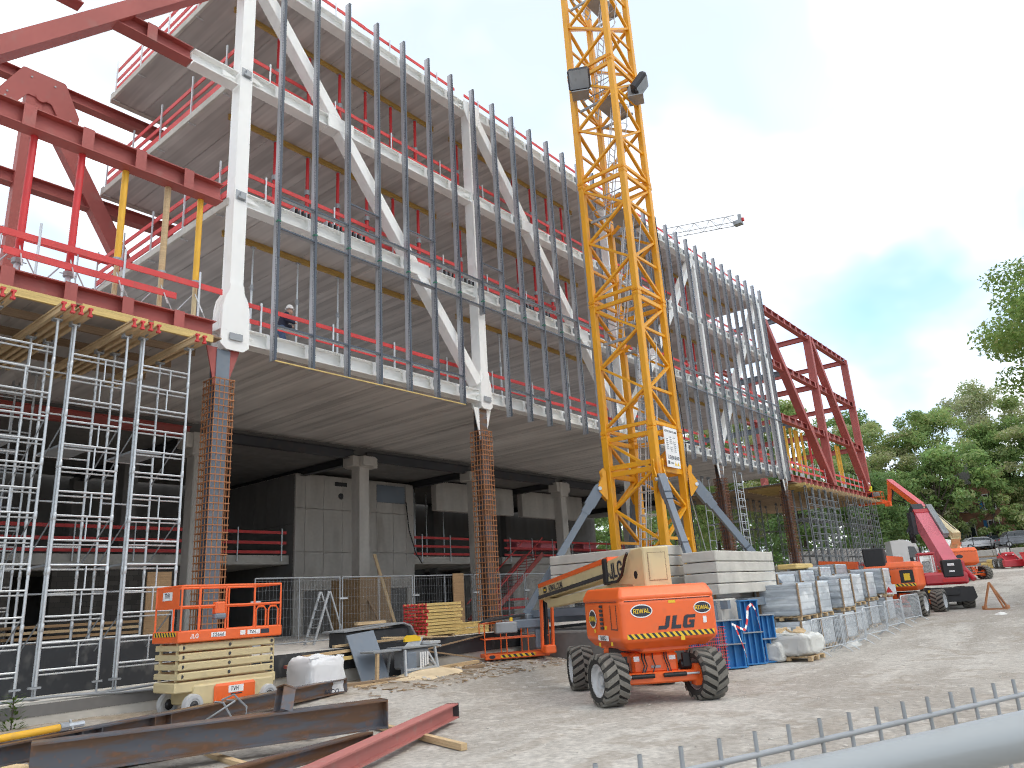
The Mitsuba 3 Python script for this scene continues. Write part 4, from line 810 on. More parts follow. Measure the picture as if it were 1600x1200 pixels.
part(L3, 'jib', M(bar(pC, pC + [.1, .35, -2.0], .3, .25, (1, 0, 0)), CB(75.9, 76.5, 17.1, 17.6, 8.6, 9.0, .03), bar((76.2, 17.3, 8.9), (75.9, 17.9, 9.2), .3, .25)), ORG); part(L3, 'jib_hose', ptube([pC + [0, -.2, 0], pC + [.2, -.1, -1], (76.2, 17.2, 8.8)], .08, 6), BLK)
basket(L3, at(75.5, 18.6, 8.85, 180), -.55, .45, -1.05, 1.05, 0)
# ---------------------------------------------------------------- people
def person(name, label, joints, bones, head, colors, T=None):
    """one continuous body: hulls of joint spheres, refined and smoothed; clothes are shells of the same skeleton"""
    import manifold3d as m3d
    def ball(p, r): return m3d.Manifold.sphere(r, 14).translate([float(v) for v in p])
    def skin(bl, grow, L=.03):
        man = m3d.Manifold()
        for a, b in bl: man = man + m3d.Manifold.batch_hull([ball(joints[a][:3], joints[a][3] + grow), ball(joints[b][:3], joints[b][3] + grow)])
        man = man.refine_to_length(L); me = man.to_mesh()
        t = trimesh.Trimesh(me.vert_properties[:, :3], me.tri_verts); trimesh.smoothing.filter_taubin(t, iterations=8); return np.array(t.vertices), np.array(t.faces)
    k = thing(name, label, 'person')
    part(k, 'body', skin(bones, 0), SKIN, True, T=T)
    for nm, bl, mt, gr in colors: part(k, nm, skin(bl, gr), mt, True, T=T)
    h = np.array(head); part(k, 'helmet', mv(lathe([(0, .16), (.07, .145), (.115, .09), (.125, .02), (.155, .0), (.125, -.01)], 16, 'z'), h + [0, 0, .05]), WDEC if mt is not NAVY else BLUF, True, T=T)
    return k
J = {'pel': (0, 0, .98, .13), 'che': (0, .0, 1.32, .15), 'nec': (.02, 0, 1.53, .06), 'hea': (.05, 0, 1.67, .10), 'chin': (.08, 0, 1.60, .06), 'nose': (.15, 0, 1.65, .02), 'sl': (0, .19, 1.45, .065), 'sr': (0, -.19, 1.45, .065), 'el': (.12, .24, 1.20, .045), 'er': (.14, -.23, 1.20, .045),
     'hl': (.36, .20, 1.16, .035), 'hr': (.36, -.18, 1.16, .035), 'fl': (.44, .19, 1.15, .028), 'fr': (.44, -.17, 1.15, .028), 'tl': (.40, .15, 1.18, .014), 'tr': (.40, -.13, 1.18, .014), 'kl': (.03, .10, .52, .065), 'kr': (.03, -.10, .52, .065), 'al': (0, .10, .09, .05), 'ar': (0, -.10, .09, .05), 'ol': (.16, .11, .05, .04), 'or': (.16, -.11, .05, .04), 'pl': (0, .09, .94, .10), 'pr': (0, -.09, .94, .10)}
TORSO = [('pel', 'che'), ('che', 'sl'), ('che', 'sr'), ('sl', 'el'), ('sr', 'er')]; FORE = [('el', 'hl'), ('er', 'hr')]; LEGS = [('pel', 'pl'), ('pel', 'pr'), ('pl', 'kl'), ('pr', 'kr'), ('kl', 'al'), ('kr', 'ar')]; FEET = [('al', 'ol'), ('ar', 'or')]
BON = TORSO + FORE + LEGS + FEET + [('che', 'nec'), ('nec', 'hea'), ('hea', 'chin'), ('hea', 'nose'), ('hl', 'fl'), ('hr', 'fr'), ('hl', 'tl'), ('hr', 'tr')]
person('person', 'worker in a yellow high visibility jacket standing in the raised lift basket', J, BON, (.05, 0, 1.70), [('jacket', TORSO + FORE, HIVIS, .022), ('trousers', LEGS, NAVY, .018), ('boots', FEET, BLK, .02)], at(75.5, 18.5, 9.0, 150))
J2 = {**J, 'kl': (.16, .12, .55, .07), 'al': (.02, .12, .10, .05), 'ol': (.18, .13, .05, .04), 'che': (.10, 0, 1.30, .15), 'nec': (.2, 0, 1.48, .06), 'hea': (.26, 0, 1.6, .10), 'chin': (.29, 0, 1.53, .06), 'nose': (.36, 0, 1.58, .02), 'sl': (.12, .19, 1.42, .065), 'sr': (.12, -.19, 1.42, .065)}
person('person', 'worker in dark clothes bending behind the rail on the lowest open floor', J2, BON, (.26, 0, 1.63), [('jacket', TORSO + FORE, NAVY, .022), ('trousers', LEGS, JEAN, .02), ('boots', FEET, BLK, .02)], at(13.2, 20.1, 10.22, -20))
# ---------------------------------------------------------------- scissor lift
SL = thing('scissor_lift', 'orange and cream scissor lift with its platform lowered beside the concrete plinth', 'scissor lift')
TS = at(8.06, 15.55, .30, 0) @ T4().scale([.865, .80, 1]); Lx, Wy = 2.72, 1.35
def sp(r, n, m, mt, sm=False): return part(r, n, m, mt, sm, T=TS)
ch = sp(SL, 'chassis', M(CB(.45, 2.6, .05, Wy - .05, .22, .62, .03), CB(.0, 2.7, .12, Wy - .12, .50, .70, .02)), CRM)
bp = sp(ch, 'battery_door', CB(.95, 2.05, -.03, .06, .22, .60, .05), ORG); sp(bp, 'panel_label', BB(1.28, 1.72, -.036, -.031, .42, .55), WDEC) if False else part(bp.rsplit('__', 1)[0], 'door_label', BB(1.30, 1.70, -.040, -.031, .40, .54), WDEC, T=TS)
part(ch, 'door_lettering', text('TVH', .075, (1.46, -.041, .475), (1, 0, 0), (0, 0, 1), .003), BDEC, T=TS); part(ch, 'door_stripe', BB(1.36, 1.66, -.042, -.034, .36, .38), BDEC, T=TS)
for x in (.42, 2.42):
    for y, o in ((.02, -1), (Wy - .04, 1)):
        w = sp(SL, 'wheel', mv(lathe([(.0, -.09), (.13, -.09), (.15, -.11), (.22, -.11), (.235, -.08), (.235, .08), (.22, .11), (.15, .11), (.13, .09), (0, .09)], 24), (x, y, .235)), RIM, 40); sp(w, 'hub', mv(lathe([(0, -.135), (.05, -.135), (.09, -.1), (.11, -.09)], 12), (x, y, .235)), BLK)
for i in range(4):
    z = .74 + .185 * i
    for y in (.10, Wy - .16):
        a = sp(SL, 'scissor_arm', CB(.08, 2.62, y, y + .06, z, z + .15, .02), CRM); b = sp(a, 'pins', M(*[tube((x, y - .02, z + .075), (x, y + .08, z + .075), .035, 8) for x in (.16, 1.36, 2.54)]), DARKST)
    sp(SL, 'cross_arm', M(BB(.03, .12, .05, Wy - .05, z + .02, z + .13), BB(.05, .10, .2, .26, z - .02, z + .17), BB(.05, .10, Wy - .3, Wy - .24, z - .02, z + .17)), CRM)
pf = sp(SL, 'platform', CB(-.05, Lx + .05, -.02, Wy + .02, 1.47, 1.70, .02), ORG)
yb, kb = hazard(-Wy + .1, -.1, 1.60, 1.69, 8, (-.054, 0, 0), RN); sp(pf, 'stripe', yb, YDEC); sp(pf, 'stripe_bars', kb, BDEC)
for n_, x0, x1, mt in (('maker_label', .22, .48, WDEC), ('number_label', .78, 1.16, WDEC), ('small_label', 1.56, 1.70, WDEC), ('hire_label', 1.76, 2.12, WDEC), ('dark_label', 2.14, 2.38, BDEC)): sp(pf, n_, BB(x0, x1, -.026, -.021, 1.545, 1.64), mt) if n_ not in ('maker_label',) else 0
sp(pf, 'number', text('12446', .07, (.97, -.027, 1.59), (1, 0, 0), (0, 0, 1), .003), BDEC); sp(pf, 'hire_lettering', text('TVH', .06, (1.9, -.027, 1.592), (1, 0, 0), (0, 0, 1), .003), BDEC); sp(pf, 'maker_lettering', text('JLG', .085, (.35, -.022, 1.59), (1, 0, 0), (0, 0, 1), .003), WDEC)
for y in (0, Wy):
    for x in (0, .45, 1.15, 1.95, Lx): sp(SL, 'rail_post', tube((x, y, 1.70), (x, y, 2.60), .024, 7), ORG)
    for h in (2.60, 2.18): sp(SL, 'rail', tube((0, y, h), (Lx, y, h), .026, 7), ORG)
for x in (0, Lx):
    for h in (2.60, 2.18): sp(SL, 'rail', tube((x, 0, h), (x, Wy, h), .026, 7), ORG)
sp(SL, 'end_panel', BB(-.03, -.01, .1, Wy - .1, 2.15, 2.58), ORG); sp(SL, 'end_label', BB(-.036, -.031, .45, .95, 2.33, 2.5), WDEC); sp(SL, 'end_lettering', text('TVH', .1, (-.037, .72, 2.43), (0, -1, 0), (0, 0, 1), .003), BDEC)
sp(SL, 'gate_hoop', M(*[ptube([(x, .0, 1.7), (x, .0, 2.05), (x + .06, .0, 2.12), (x + .22, .0, 2.12), (x + .28, .0, 2.05), (x + .28, 0, 1.7)], .022, 6) for x in (2.0, 2.36)]), ORG)
cbx = sp(SL, 'control_box', CB(.85, 1.12, -.06, .14, 2.0, 2.26, .03), ORG); sp(cbx, 'control_panel', CB(.84, 1.14, -.075, .12, 1.90, 2.02, .03), BLUEG)
sp(SL, 'ladder', M(*[bar((2.72, .3, z), (2.72, .9, z), .04, .04) for z in (.5, .75, 1.0, 1.25)], bar((2.72, .3, .4), (2.72, .3, 1.4), .04, .03), bar((2.72, .9, .4), (2.72, .9, 1.4), .04, .03)), CRM)
# ---------------------------------------------------------------- red telehandler
TH = thing('telehandler', 'red rotating telehandler with black outriggers and its faded red boom raised', 'telehandler')
gt = .60; TT4 = at(44.6, 8.3, gt, 15) @ T4().scale(.84)
def tp(n, m, mt, r=TH, sm=False, lab=None): return part(r, n, m, mt, sm, T=TT4, label=lab)
tp('chassis', M(CB(-2.6, 2.6, -.6, .6, .55, 1.15, .05), CB(-1.8, 1.8, -1.1, 1.1, .8, 1.1, .05)), DARKST)
for x in (-1.5, 1.5):
    for s in (-1, 1): wheel(TH, TT4, x, s * .95, .6, s, 0, 1.14)
og = tp('outrigger', M(ext([(-1.25, .95), (1.25, .95), (1.35, .35), (1.1, .15), (-.9, .15), (-1.3, .5)], .5, (-2.25, 0, .25), (0, -1, 0), (0, 0, 1)), CB(-2.85, -2.2, -.5, .5, .75, 1.2, .04)), BLK)
tp('outrigger_label', M(BB(-2.76, -2.752, .85, 1.1, .95, 1.1)), YDEC, og)
tp('turret', M(CB(-2.3, 1.6, -1.15, 1.15, 1.35, 2.05, .12), CB(-1.9, .4, -1.15, -.1, 2.0, 2.7, .1)), TEL); tp('counterweight', CB(-2.35, -1.6, -.95, .1, 1.75, 2.75, .06), BLK); tp('badge', M(BB(-2.362, -2.352, -.55, -.2, 2.4, 2.55), BB(-2.362, -2.352, -.52, -.24, 2.05, 2.15)), WDEC)
tp('lettering_band', BB(-2.33, -2.302, -.95, .2, 1.5, 1.68), RDEC)
cab = tp('cab', M(CB(-1.2, .9, .25, 1.2, 1.5, 2.1, .06), CB(-1.15, .8, .22, 1.2, 3.12, 3.28, .06), *[bar((x, y, 2.05), (x + .05, y, 3.15), .09, .09) for x in (-1.12, .72) for y in (.28, 1.13)]), TEL)
tp('cab_window', M(BB(-1.13, -1.12, .33, 1.08, 2.1, 3.1), BB(-1.05, .68, 1.13, 1.14, 2.1, 3.1), BB(.74, .75, .33, 1.08, 2.1, 3.1)), 'mat_pane', cab); tp('seat', M(CB(-.5, 0, .5, .95, 2.05, 2.2, .04), CB(-.1, .05, .5, .95, 2.2, 2.8, .04)), BLK, cab)
pa, pb = np.array([45.1, 7.9, 2.5]), np.array([47.2, 9.3, 5.55])
bo = part(TH, 'boom', M(bar(pa - (pb - pa) * .08, pb, .70, .72)), PINK, label='raised boom in faded pink-red paint'); dv = (pb - pa) / np.linalg.norm(pb - pa)
part(bo, 'boom_frame', M(bar(pb - dv * .25, pb, .76, .8)), TEL); part(bo, 'boom_side_box', bar(pa + dv * 2.0, pb + dv * .25, .30, .35, ow=.54, oh=.30), GALVD); part(bo, 'lift_cylinder', tube(pa + [.2, -.9, -.6], pb - dv * 1.5 + [0, -.3, -.5], .13, 8), TEL)
part(bo, 'boom_head', M(bar(pb, pb + dv * .5, .6, .6), tube(pb + [-.3, .3, .1], pb + [-.3, .3, -1.1], .25, 8), bar(pb + [0, .3, -.5], pb + [0, .6, -1.0], .4, .4)), DARKST); part(bo, 'head_wheel', mv(lathe([(.1, -.1), (.35, -.1), (.35, .1), (.1, .1)], 16), pb + [-.1, .5, -1.2]), BLK, True)
tp('mirror', M(tube((-1.2, 1.2, 2.8), (-1.5, 1.5, 2.9), .02, 5), CB(-1.55, -1.48, 1.42, 1.62, 2.65, 3.05, .02)), BLK, cab)
fk = thing('fork_frame', 'rusty red fork attachment lying on the ground by the telehandler', 'attachment')
part(fk, 'frame', M(*[bar((41.4 + a, 5.4, .55), (41.4 + a, 6.3, .55), .08, .08) for a in (0, .8)], bar((41.4, 5.4, .6), (42.2, 5.4, .6), .1, .25), bar((41.4, 6.3, .6), (42.2, 6.3, .6), .1, .25)), REBAR)
part(fk, 'upright', M(bar((41.4, 6.25, .6), (41.7, 5.9, 1.75), .07, .07), bar((41.7, 5.9, 1.75), (42.1, 5.45, .65), .07, .07), bar((41.5, 5.5, .6), (41.65, 5.85, 1.6), .06, .06)), REBAR)
# ---------------------------------------------------------------- steel beams and timbers on the ground
def lying_beam(p, q, h, b, mt, label, ends=True, stiff=()):
    k = thing('steel_beam', label, 'steel beam', 'steel beams lying on the ground')
    p, q = np.array(p, float), np.array(q, float); t = (q - p) / np.linalg.norm(q - p)
    part(k, 'profile', ibar(p - [0, 0, h / 2], q - [0, 0, h / 2], h, b, .026, .016), mt)
    if ends:
        e = part(k, 'end_plate', M(bar(q - [0, 0, h / 2], q + t * .025 - [0, 0, h / 2], b * 1.02, h * 1.04)), RUST if mt != DRED else DARKST)
        part(e, 'bolt_hole', M(*[bar(q + t * .026 - [0, 0, h * (.5 + v)], q + t * .03 - [0, 0, h * (.5 + v)], .03, .03, ow=s * b * .33) for s in (-1, 1) for v in (-.3, .3)]), BLK)
    for f in stiff: part(k, 'web_stiffener', bar(p + (q - p) * f - [0, 0, h / 2], p + (q - p) * f + t * .02 - [0, 0, h / 2], b * .96, h - .054), mt)
    return k
lying_beam((1.0, 12.36, .65), (12.2, 15.60, .65), .30, .28, RUST, 'rusty steel beam lying farthest back, with straps round its middle', True, (.40, .43, .52, .55))
lying_beam((4.57, 12.88, .66), (9.55, 11.05, .66), .46, .40, RUST, 'thick dark steel beam with a blue sheen, cut at a slant, lying in the middle')
lying_beam((5.2, 13.05, .34), (11.0, 12.7, .34), .22, .24, RUST, 'thin rusty beam lying low behind the thick dark one', False)
lying_beam((4.2, 9.5, .34), (8.45, 10.15, .34), .20, .20, RUST, 'short thin brown beam at the bottom of the picture left of the red one')
lying_beam((3.6, 7.35, .36), (11.30, 11.03, .36), .26, .24, DRED, 'dull red steel beam on timber battens at the front')
k = thing('steel_stub', 'short upright steel stub standing on the thick dark beam', 'steel stub')
part(k, 'profile', ibar((7.9, 11.65, .66), (8.02, 11.74, 1.0), .2, .24, .02, .014, (0, 1, 0)), RUST); part(k, 'cap_plate', bar((8.02, 11.74, 1.0), (8.028, 11.746, 1.02), .26, .22, (0, 1, 0)), RUST)
for i, (p, q, lab) in enumerate((((10.45, 12.9, .10), (9.35, 8.9, .05), 'squared timber batten under the right ends of the red and dark beams'), ((7.3, 13.4, .05), (6.6, 9.2, .05), 'timber batten under the middle of the steel beams'), ((5.2, 14.9, .25), (4.9, 12.4, .15), 'timber batten under the left end of the far beam'), ((9.2, 15.4, .28), (8.9, 12.2, .15), 'grey timber batten below the far beam near its middle'))):
    solo('timber_batten', lab, 'timber', bar(p, q, .11, .10), WOOD if i < 2 else WOODO, 'timber battens under the beams')
solo('timber_offcut', 'pale chunky timber offcut at the lower left corner beside the beams', 'timber', rot(CB(3.3, 4.0, 11.3, 11.55, .42, .6, .02), 14, (0, 0, 1), (4.0, 11.4, .5)), WOOD)
solo('strap', 'slack grey strap looped over the far rusty beam', 'strap', M(*[ptube([(8.3 + d, 14.5, .665), (8.35 + d, 14.28, .65), (8.5 - d * 2, 14.25, .40), (8.6 - d, 14.2, .25)], .02, 4) for d in (0, .25)], ptube([(8.5, 14.6, .67), (8.7, 14.5, .75), (8.9, 14.35, .5), (8.85, 14.3, .25)], .02, 4)), GALVD)
k = thing('steel_prop', 'yellow prop lying along the far beam at the left edge', 'prop')
part(k, 'outer_tube', tube((2.6, 12.95, .71), (5.2, 13.62, .72), .055, 9), YEL, True); part(k, 'collar', M(tube((5.2, 13.62, .72), (5.33, 13.655, .72), .07, 8), bar((5.40, 13.60, .66), (5.40, 13.74, .80), .03, .03)), GALVD); part(k, 'inner_tube', tube((5.33, 13.655, .72), (5.6, 13.73, .72), .045, 8), GALV)
# weed by the plinth
wr = np.random.default_rng(3); lv, lf, lc = [], [], []
for i in range(90):
    a = wr.uniform(0, 6.28); h = wr.uniform(.02, .75); r0 = .05 + .18 * (1 - h) * wr.random(); c = np.array([5.72 + r0 * math.cos(a), 17.18 + r0 * math.sin(a), .3 + h]); L = wr.uniform(.08, .2)
    d = np.array([math.cos(a), math.sin(a), wr.uniform(.1, .9)]); d /= np.linalg.norm(d); s = np.cross(d, [0, 0, 1]) * .03
    o = len(lv); lv += [c, c + d * L * .5 + s, c + d * L, c + d * L * .5 - s]; lf += [[o, o + 1, o + 2], [o, o + 2, o + 3]]; lc += [np.array([.10, .16, .035]) * wr.uniform(.7, 1.3)] * 4
k = thing('weed', 'small green weed growing at the foot of the stained plinth', 'plant'); part(k, 'leaves', (np.array(lv), np.array(lf)), LEAF, color=np.array(lc), kind='stuff'); part(k, 'stem', tube((5.72, 17.18, .25), (5.7, 17.15, 1.0), .012, 5), BARK)
# big white bag
def bag(cx, cy, z, s, h, seed):
    m = trimesh.creation.icosphere(4); v = np.array(m.vertices); v = np.sign(v) * np.abs(v) ** .33 * [s / 2, s / 2, h / 2]
    n = meshkit.fbm(v * 3.2, 4, seed) - .5; n2 = meshkit.fbm(v * [7, 7, 3], 3, seed + 9) - .5
    v = v * (1 + .26 * n[:, None] + .17 * n2[:, None]); v[:, 2] += .18 * (meshkit.fbm(v * [3, 3, 0], 3, seed + 4) - .5) * (v[:, 2] > .1)
    return v + [cx, cy, z + h / 2], np.array(m.faces)
k = thing('bulk_bag', 'crumpled white bulk bag printed in black behind the end of the far beam', 'bag')
part(k, 'sack', bag(11.75, 16.0, .20, 1.05, .98, 4), BAG, 40); [part(k, 'loop', ptube([(11.75 + a, 16.0 + b, 1.0), (11.75 + a * 1.2, 16.0 + b * 1.2, 1.18), (11.75 + a * .7, 16.0 + b * 1.3, 1.2), (11.75 + a * .5, 16.0 + b, 1.0)], .025, 5), BAG) for a, b in ((-.4, -.35), (.4, -.35), (.35, .4))]
part(k, 'lettering', text('RODEMACO', .10, (11.52, 15.42, .42), (.95, -.31, 0), (0, 0, 1), .004), BDEC); part(k, 'lettering', text('MINEBAG', .06, (11.54, 15.44, .31), (.95, -.31, 0), (0, 0, 1), .004), BDEC)
# ---------------------------------------------------------------- saw and timber along the plinth
k = thing('table_saw', 'grey site table saw with a yellow blade guard standing in sawdust', 'table saw')
tp_ = part(k, 'table', CB(14.85, 16.2, 16.3, 17.0, 1.10, 1.15, .01), GALVD); part(tp_, 'side_extension', CB(13.85, 14.84, 16.35, 16.95, 1.07, 1.12, .01), GALVD)
part(k, 'blade_guard', ext([(0, 0), (.62, 0), (.6, .1), (.4, .17), (.1, .17), (0, .09)], .07, (15.2, 16.68, 1.27), (1, 0, 0), (0, 0, 1)), YDEC); part(k, 'riving_knife', ext([(0, 0), (.6, 0), (.75, .22), (.3, .22)], .01, (15.2, 16.65, 1.15), (1, 0, 0), (0, 0, 1)), GALV)
part(k, 'motor_housing', CB(15.0, 15.95, 16.4, 16.9, .55, 1.08, .05), GALVD); part(k, 'chute', CB(15.0, 15.35, 16.3, 16.6, .40, 1.0, .02), BLUEG); part(k, 'fence', M(CB(15.9, 16.3, 16.3, 16.95, 1.16, 1.24, .01), tube((16.2, 16.2, 1.1), (16.2, 17.05, 1.1), .03, 6)), GALV)
for x in (14.95, 16.1):
    for y, d in ((16.35, -.1), (16.95, .1)): part(k, 'leg', bar((x, y, 1.08), (x + (.06 if x > 15 else -.06), y + d, .30), .06, .06, (1, 0, 0)), GALV)
part(k, 'brace', M(bar((14.95, 16.3, .55), (16.12, 16.3, .55), .03, .06), bar((16.12, 16.28, .5), (15.85, 16.35, .95), .04, .05), bar((16.12, 16.28, .5), (16.12, 16.95, .95), .04, .05)), GALV); part(k, 'blades', M(*[BB(15.45 + .09 * i, 15.50 + .09 * i, 16.27, 16.285, .55 + .03 * i, .98) for i in range(4)]), WDEC)
solo('timber_support', 'upright timber propping the end of the saw table', 'timber', bar((14.0, 16.42, .3), (14.02, 16.42, 1.07), .08, .08, (1, 0, 0)), WOOD)
def heap(cx, cy, rx, ry, h, seed):
    xs, ys = np.linspace(-1, 1, 40), np.linspace(-1, 1, 30)
    def zf(X, Y):
        r = np.hypot(X, Y); p = np.stack([X * 2.2, Y * 2.2, X * 0], -1)
        return np.maximum(0, 1 - r ** 1.5) * h * (.5 + meshkit.fbm(p, 4, seed)) - .03
    v, f = grid(xs, ys, zf); w = v * [rx, ry, 1] + [cx, cy, 0]; w[:, 2] += gz(w[:, 0], w[:, 1]); return w, f
solo('sawdust', 'pale sawdust heaped round the table saw', 'sawdust', M(heap(15.9, 16.4, 1.5, .7, .26, 3), heap(14.9, 16.0, 1.1, .5, .12, 6), heap(17.2, 16.6, 1.3, .4, .10, 8)), DUST, kind='stuff', smooth=True)
solo('grey_board', 'grey-blue board leaning against the black waterproofing left of the saw', 'board', bar((14.25, 16.75, .35), (14.15, 17.3, 1.60), .95, .03, (0, -1, 0)), BLUEG)
solo('grey_board', 'dark board leaning behind the table saw', 'board', bar((15.1, 17.0, .35), (15.1, 17.33, 1.0), .7, .03, (0, -1, 0)), MEMB)
for i, (p, q, w, m, lab) in enumerate((((11.7, 17.15, .95), (14.0, 17.2, 1.0), .14, WOODY, 'yellow timber on the plinth edge, lower one of the pair left of the grey board'), ((12.3, 17.3, 1.13), (14.2, 17.3, 1.18), .12, WOOD, 'pale timber on the plinth edge, upper one of the pair left of the grey board'),
     ((14.9, 17.25, 1.42), (17.6, 17.3, 1.27), .07, WOOD, 'long thin batten slanting over the waterproofing above the saw'), ((13.4, 17.5, 1.30), (16.8, 17.5, 1.34), .10, WOOD, 'long pale plank along the top of the waterproofing'), ((16.4, 17.2, .95), (19.4, 17.32, 1.20), .06, WOODO, 'thin brown batten resting on the membrane right of the saw'),
     ((16.3, 17.25, .98), (18.9, 16.9, .48), .07, WOODO, 'brown plank sloping down to the ground right of the saw'), ((16.8, 16.9, .42), (18.4, 16.8, .46), .16, WOOD, 'short plank lying on rubble right of the sawdust'), ((12.8, 16.4, .38), (14.6, 16.2, .36), .18, WOODO, 'old plank lying on the ground in front of the grey board'), ((12.9, 16.0, .36), (13.9, 15.9, .36), .10, WOOD, 'pale offcut lying in front of the bulk bag'), ((17.2, 16.3, .38), (17.9, 16.1, .40), .14, WOODO, 'small block of old wood at the edge of the rubble'))):
    k = solo('timber_plank', lab, 'timber', bar(p, q, w, w * .6), m, 'loose timbers by the plinth')
for i, xx in enumerate((11.68, 12.28)): part(['timber_plank', 'timber_plank_001'][i], 'red_tip', BX((xx, 17.15 + .15 * i, .95 + .18 * i), (.03, .13 - .02 * i, .08 - .012 * i)), RED)
k = thing('rubble_plate', 'dark rubber sheet lying tilted on the rubble below the lift basket', 'sheet'); part(k, 'sheet', ext([(18.0, 16.3), (20.9, 16.9), (21.6, 17.25), (19.4, 17.15)], .05, (0, 0, .42), (1, 0, .02), (0, 1, .05)), MEMB)
def floorz(): return 1.2
k = thing('timber_stack_base', 'pair of timbers carrying the stack of yellow formwork beams', 'timber'); part(k, 'bearer', M(BB(17.2, 17.3, 17.65, 18.6, 1.24, 1.32), BB(18.2, 18.3, 17.65, 18.6, 1.24, 1.32)), WOOD)
h20 = mikit.ply(ibar((0, 0, 0), (1.55, 0, 0), .20, .08, .04, .03), WOODY); tip = mikit.ply(ibar((-.03, 0, 0), (-.002, 0, 0), .205, .085, .045, .035), RAIL)
sr = np.random.default_rng(8)
for lay in range(10):
    for r_ in range(6):
        key = thing('formwork_beam', f'red tipped timber beam in the yellow stack, {ORD[lay]} layer up, {ORD[r_]} row from the front', 'beam', 'stacked yellow formwork beams')
        T = TR3(17.05 + sr.uniform(-.05, .05), 17.68 + r_ * .17 + (.0 if lay % 2 else .03), 1.37 + lay * .098)
        lie = T @ T4().rotate([1, 0, 0], 90)
        part(key, 'beam', h20, None, T=lie); part(key, 'tip', tip, None, T=lie)
for i in range(2): solo('formwork_beam', f'yellow timber beam lying on the floor right of the stack, {"lower" if i == 0 else "upper"} one', 'beam', ibar((18.8, 18.6 + .05 * i, 1.31 + .2 * i), (21.0, 18.6, 1.31 + .2 * i), .18, .08, .04, .03), WOODY)
k = thing('covered_box', 'black box under a grey cover sheet on the floor edge behind the saw', 'box'); part(k, 'box', CB(14.3, 16.7, 18.1, 18.9, 1.2, 1.62, .03), MEMB); part(k, 'cover', ext([(0, 0), (1.0, .05), (2.3, .12), (2.6, .02), (2.9, -.4), (2.86, -.42), (2.56, -.02), (2.3, .08), (1.0, .01), (0, -.04)], 1.0, (14.15, 19.0, 1.66), (1, 0, 0), (0, 0, 1)), GALVD)
solo('timber_plank', 'short timber lying on the grey cover of the black box', 'timber', BB(14.8, 15.9, 18.2, 18.35, 1.79, 1.87), WOOD, 'loose timbers by the plinth')
k = thing('column_boxing', 'brown plywood boxing round the foot of the concrete column', 'formwork'); part(k, 'side', BB(22.0, 22.05, 26.9, 28.9, 1.2, 3.6), PLY); part(k, 'front', BB(22.06, 23.8, 26.9, 26.95, 1.2, 3.6), WOODO); part(k, 'top_edge', BB(22.0, 23.8, 26.88, 26.9, 3.5, 3.62), PLY)
solo('leaning_plank', 'long plank leaning against the plywood boxing', 'timber', bar((23.0, 25.6, 1.2), (22.8, 26.85, 4.6), .16, .05, (0, -1, 0)), WOOD); solo('leaning_plank', 'short plank leaning against the plywood boxing', 'timber', bar((22.6, 25.9, 1.2), (22.5, 26.85, 2.6), .16, .05, (0, -1, 0)), WOODO)
solo('plywood_sheet', 'upright plywood sheet left of the second reinforcing cage', 'plywood', BB(20.35, 20.9, 19.6, 19.65, 1.2, 3.3), PLY)
for i in range(8): solo('plywood_sheet', f'brown plywood sheet in the pile behind the scaffold towers, {ORD[i]} from the bottom', 'plywood', BB(7.0 + .06 * (i % 3), 10.2 + .05 * (i % 2), 22.0, 23.4, 1.26 + .14 * i, 1.33 + .14 * i), PLY if i % 3 else WOOD, 'plywood pile')
solo('plywood_sheet', 'tall brown plywood sheet standing behind the last scaffold tower', 'plywood', BB(10.3, 11.0, 21.9, 21.95, 1.2, 3.6), PLY)
k = thing('ladder', 'aluminium step ladder on the floor left of the black box', 'ladder')
part(k, 'stile', M(bar((15.9, 21.8, 1.2), (16.5, 21.8, 2.9), .04, .08), bar((15.9, 22.3, 1.2), (16.5, 22.3, 2.9), .04, .08), bar((17.2, 21.8, 1.2), (16.55, 21.8, 2.9), .03, .05), bar((17.2, 22.3, 1.2), (16.55, 22.3, 2.9), .03, .05)), GALV); part(k, 'treads', M(*[BX((16.0 + .1 * i, 22.05, 1.45 + .28 * i), (.1, .5, .03)) for i in range(5)]), GALV)
for i in range(7):       # mesh fence panels on the floor
    x = 12.4 + 3.1 * i
    k = thing('site_fence', f'grey mesh site fence panel on the floor edge, {ORD[i]} from the left', 'fence', 'site fence panels')
    part(k, 'frame', M(tube((x, 19.8, 1.25), (x, 19.8, 3.25), .022, 6), tube((x + 3.0, 19.8, 1.25), (x + 3.0, 19.8, 3.25), .022, 6), tube((x, 19.8, 3.25), (x + 3, 19.8, 3.25), .022, 6), tube((x, 19.8, 1.4), (x + 3, 19.8, 1.4), .022, 6), tube((x + 1.5, 19.8, 1.4), (x + 1.5, 19.8, 3.25), .016, 6)), GALVD)
    part(k, 'wires', M(*[bar((x + .12 * j, 19.8, 1.4), (x + .12 * j, 19.8, 3.25), .004, .004) for j in range(1, 25)], *[bar((x, 19.8, z), (x + 3, 19.8, z), .004, .004) for z in np.arange(1.6, 3.2, .26)]), GALVD, kind='stuff'); part(k, 'clamp', BX((x, 19.75, 2.6), (.3, .06, .05)), GALV)
dr_ = np.random.default_rng(21); db = []
for i in range(190):
    x, y = (dr_.uniform(12.5, 20), dr_.uniform(14.6, 16.9)) if i < 190 else (dr_.uniform(5, 22), dr_.uniform(3, 14)); L = dr_.uniform(.05, .32) * (1 if i < 190 else .5); an = dr_.uniform(0, 6.28); zz = float(gzn(np.array([x]), np.array([y]))[0]) + .015
    db.append(bar((x, y, zz), (x + L * math.cos(an), y + L * math.sin(an), zz + dr_.uniform(0, .03)), dr_.uniform(.015, .06), .014))
solo('wood_debris', 'splinters and short wood scraps strewn over the ground by the saw', 'wood debris', M(*db), WOODO, kind='stuff')
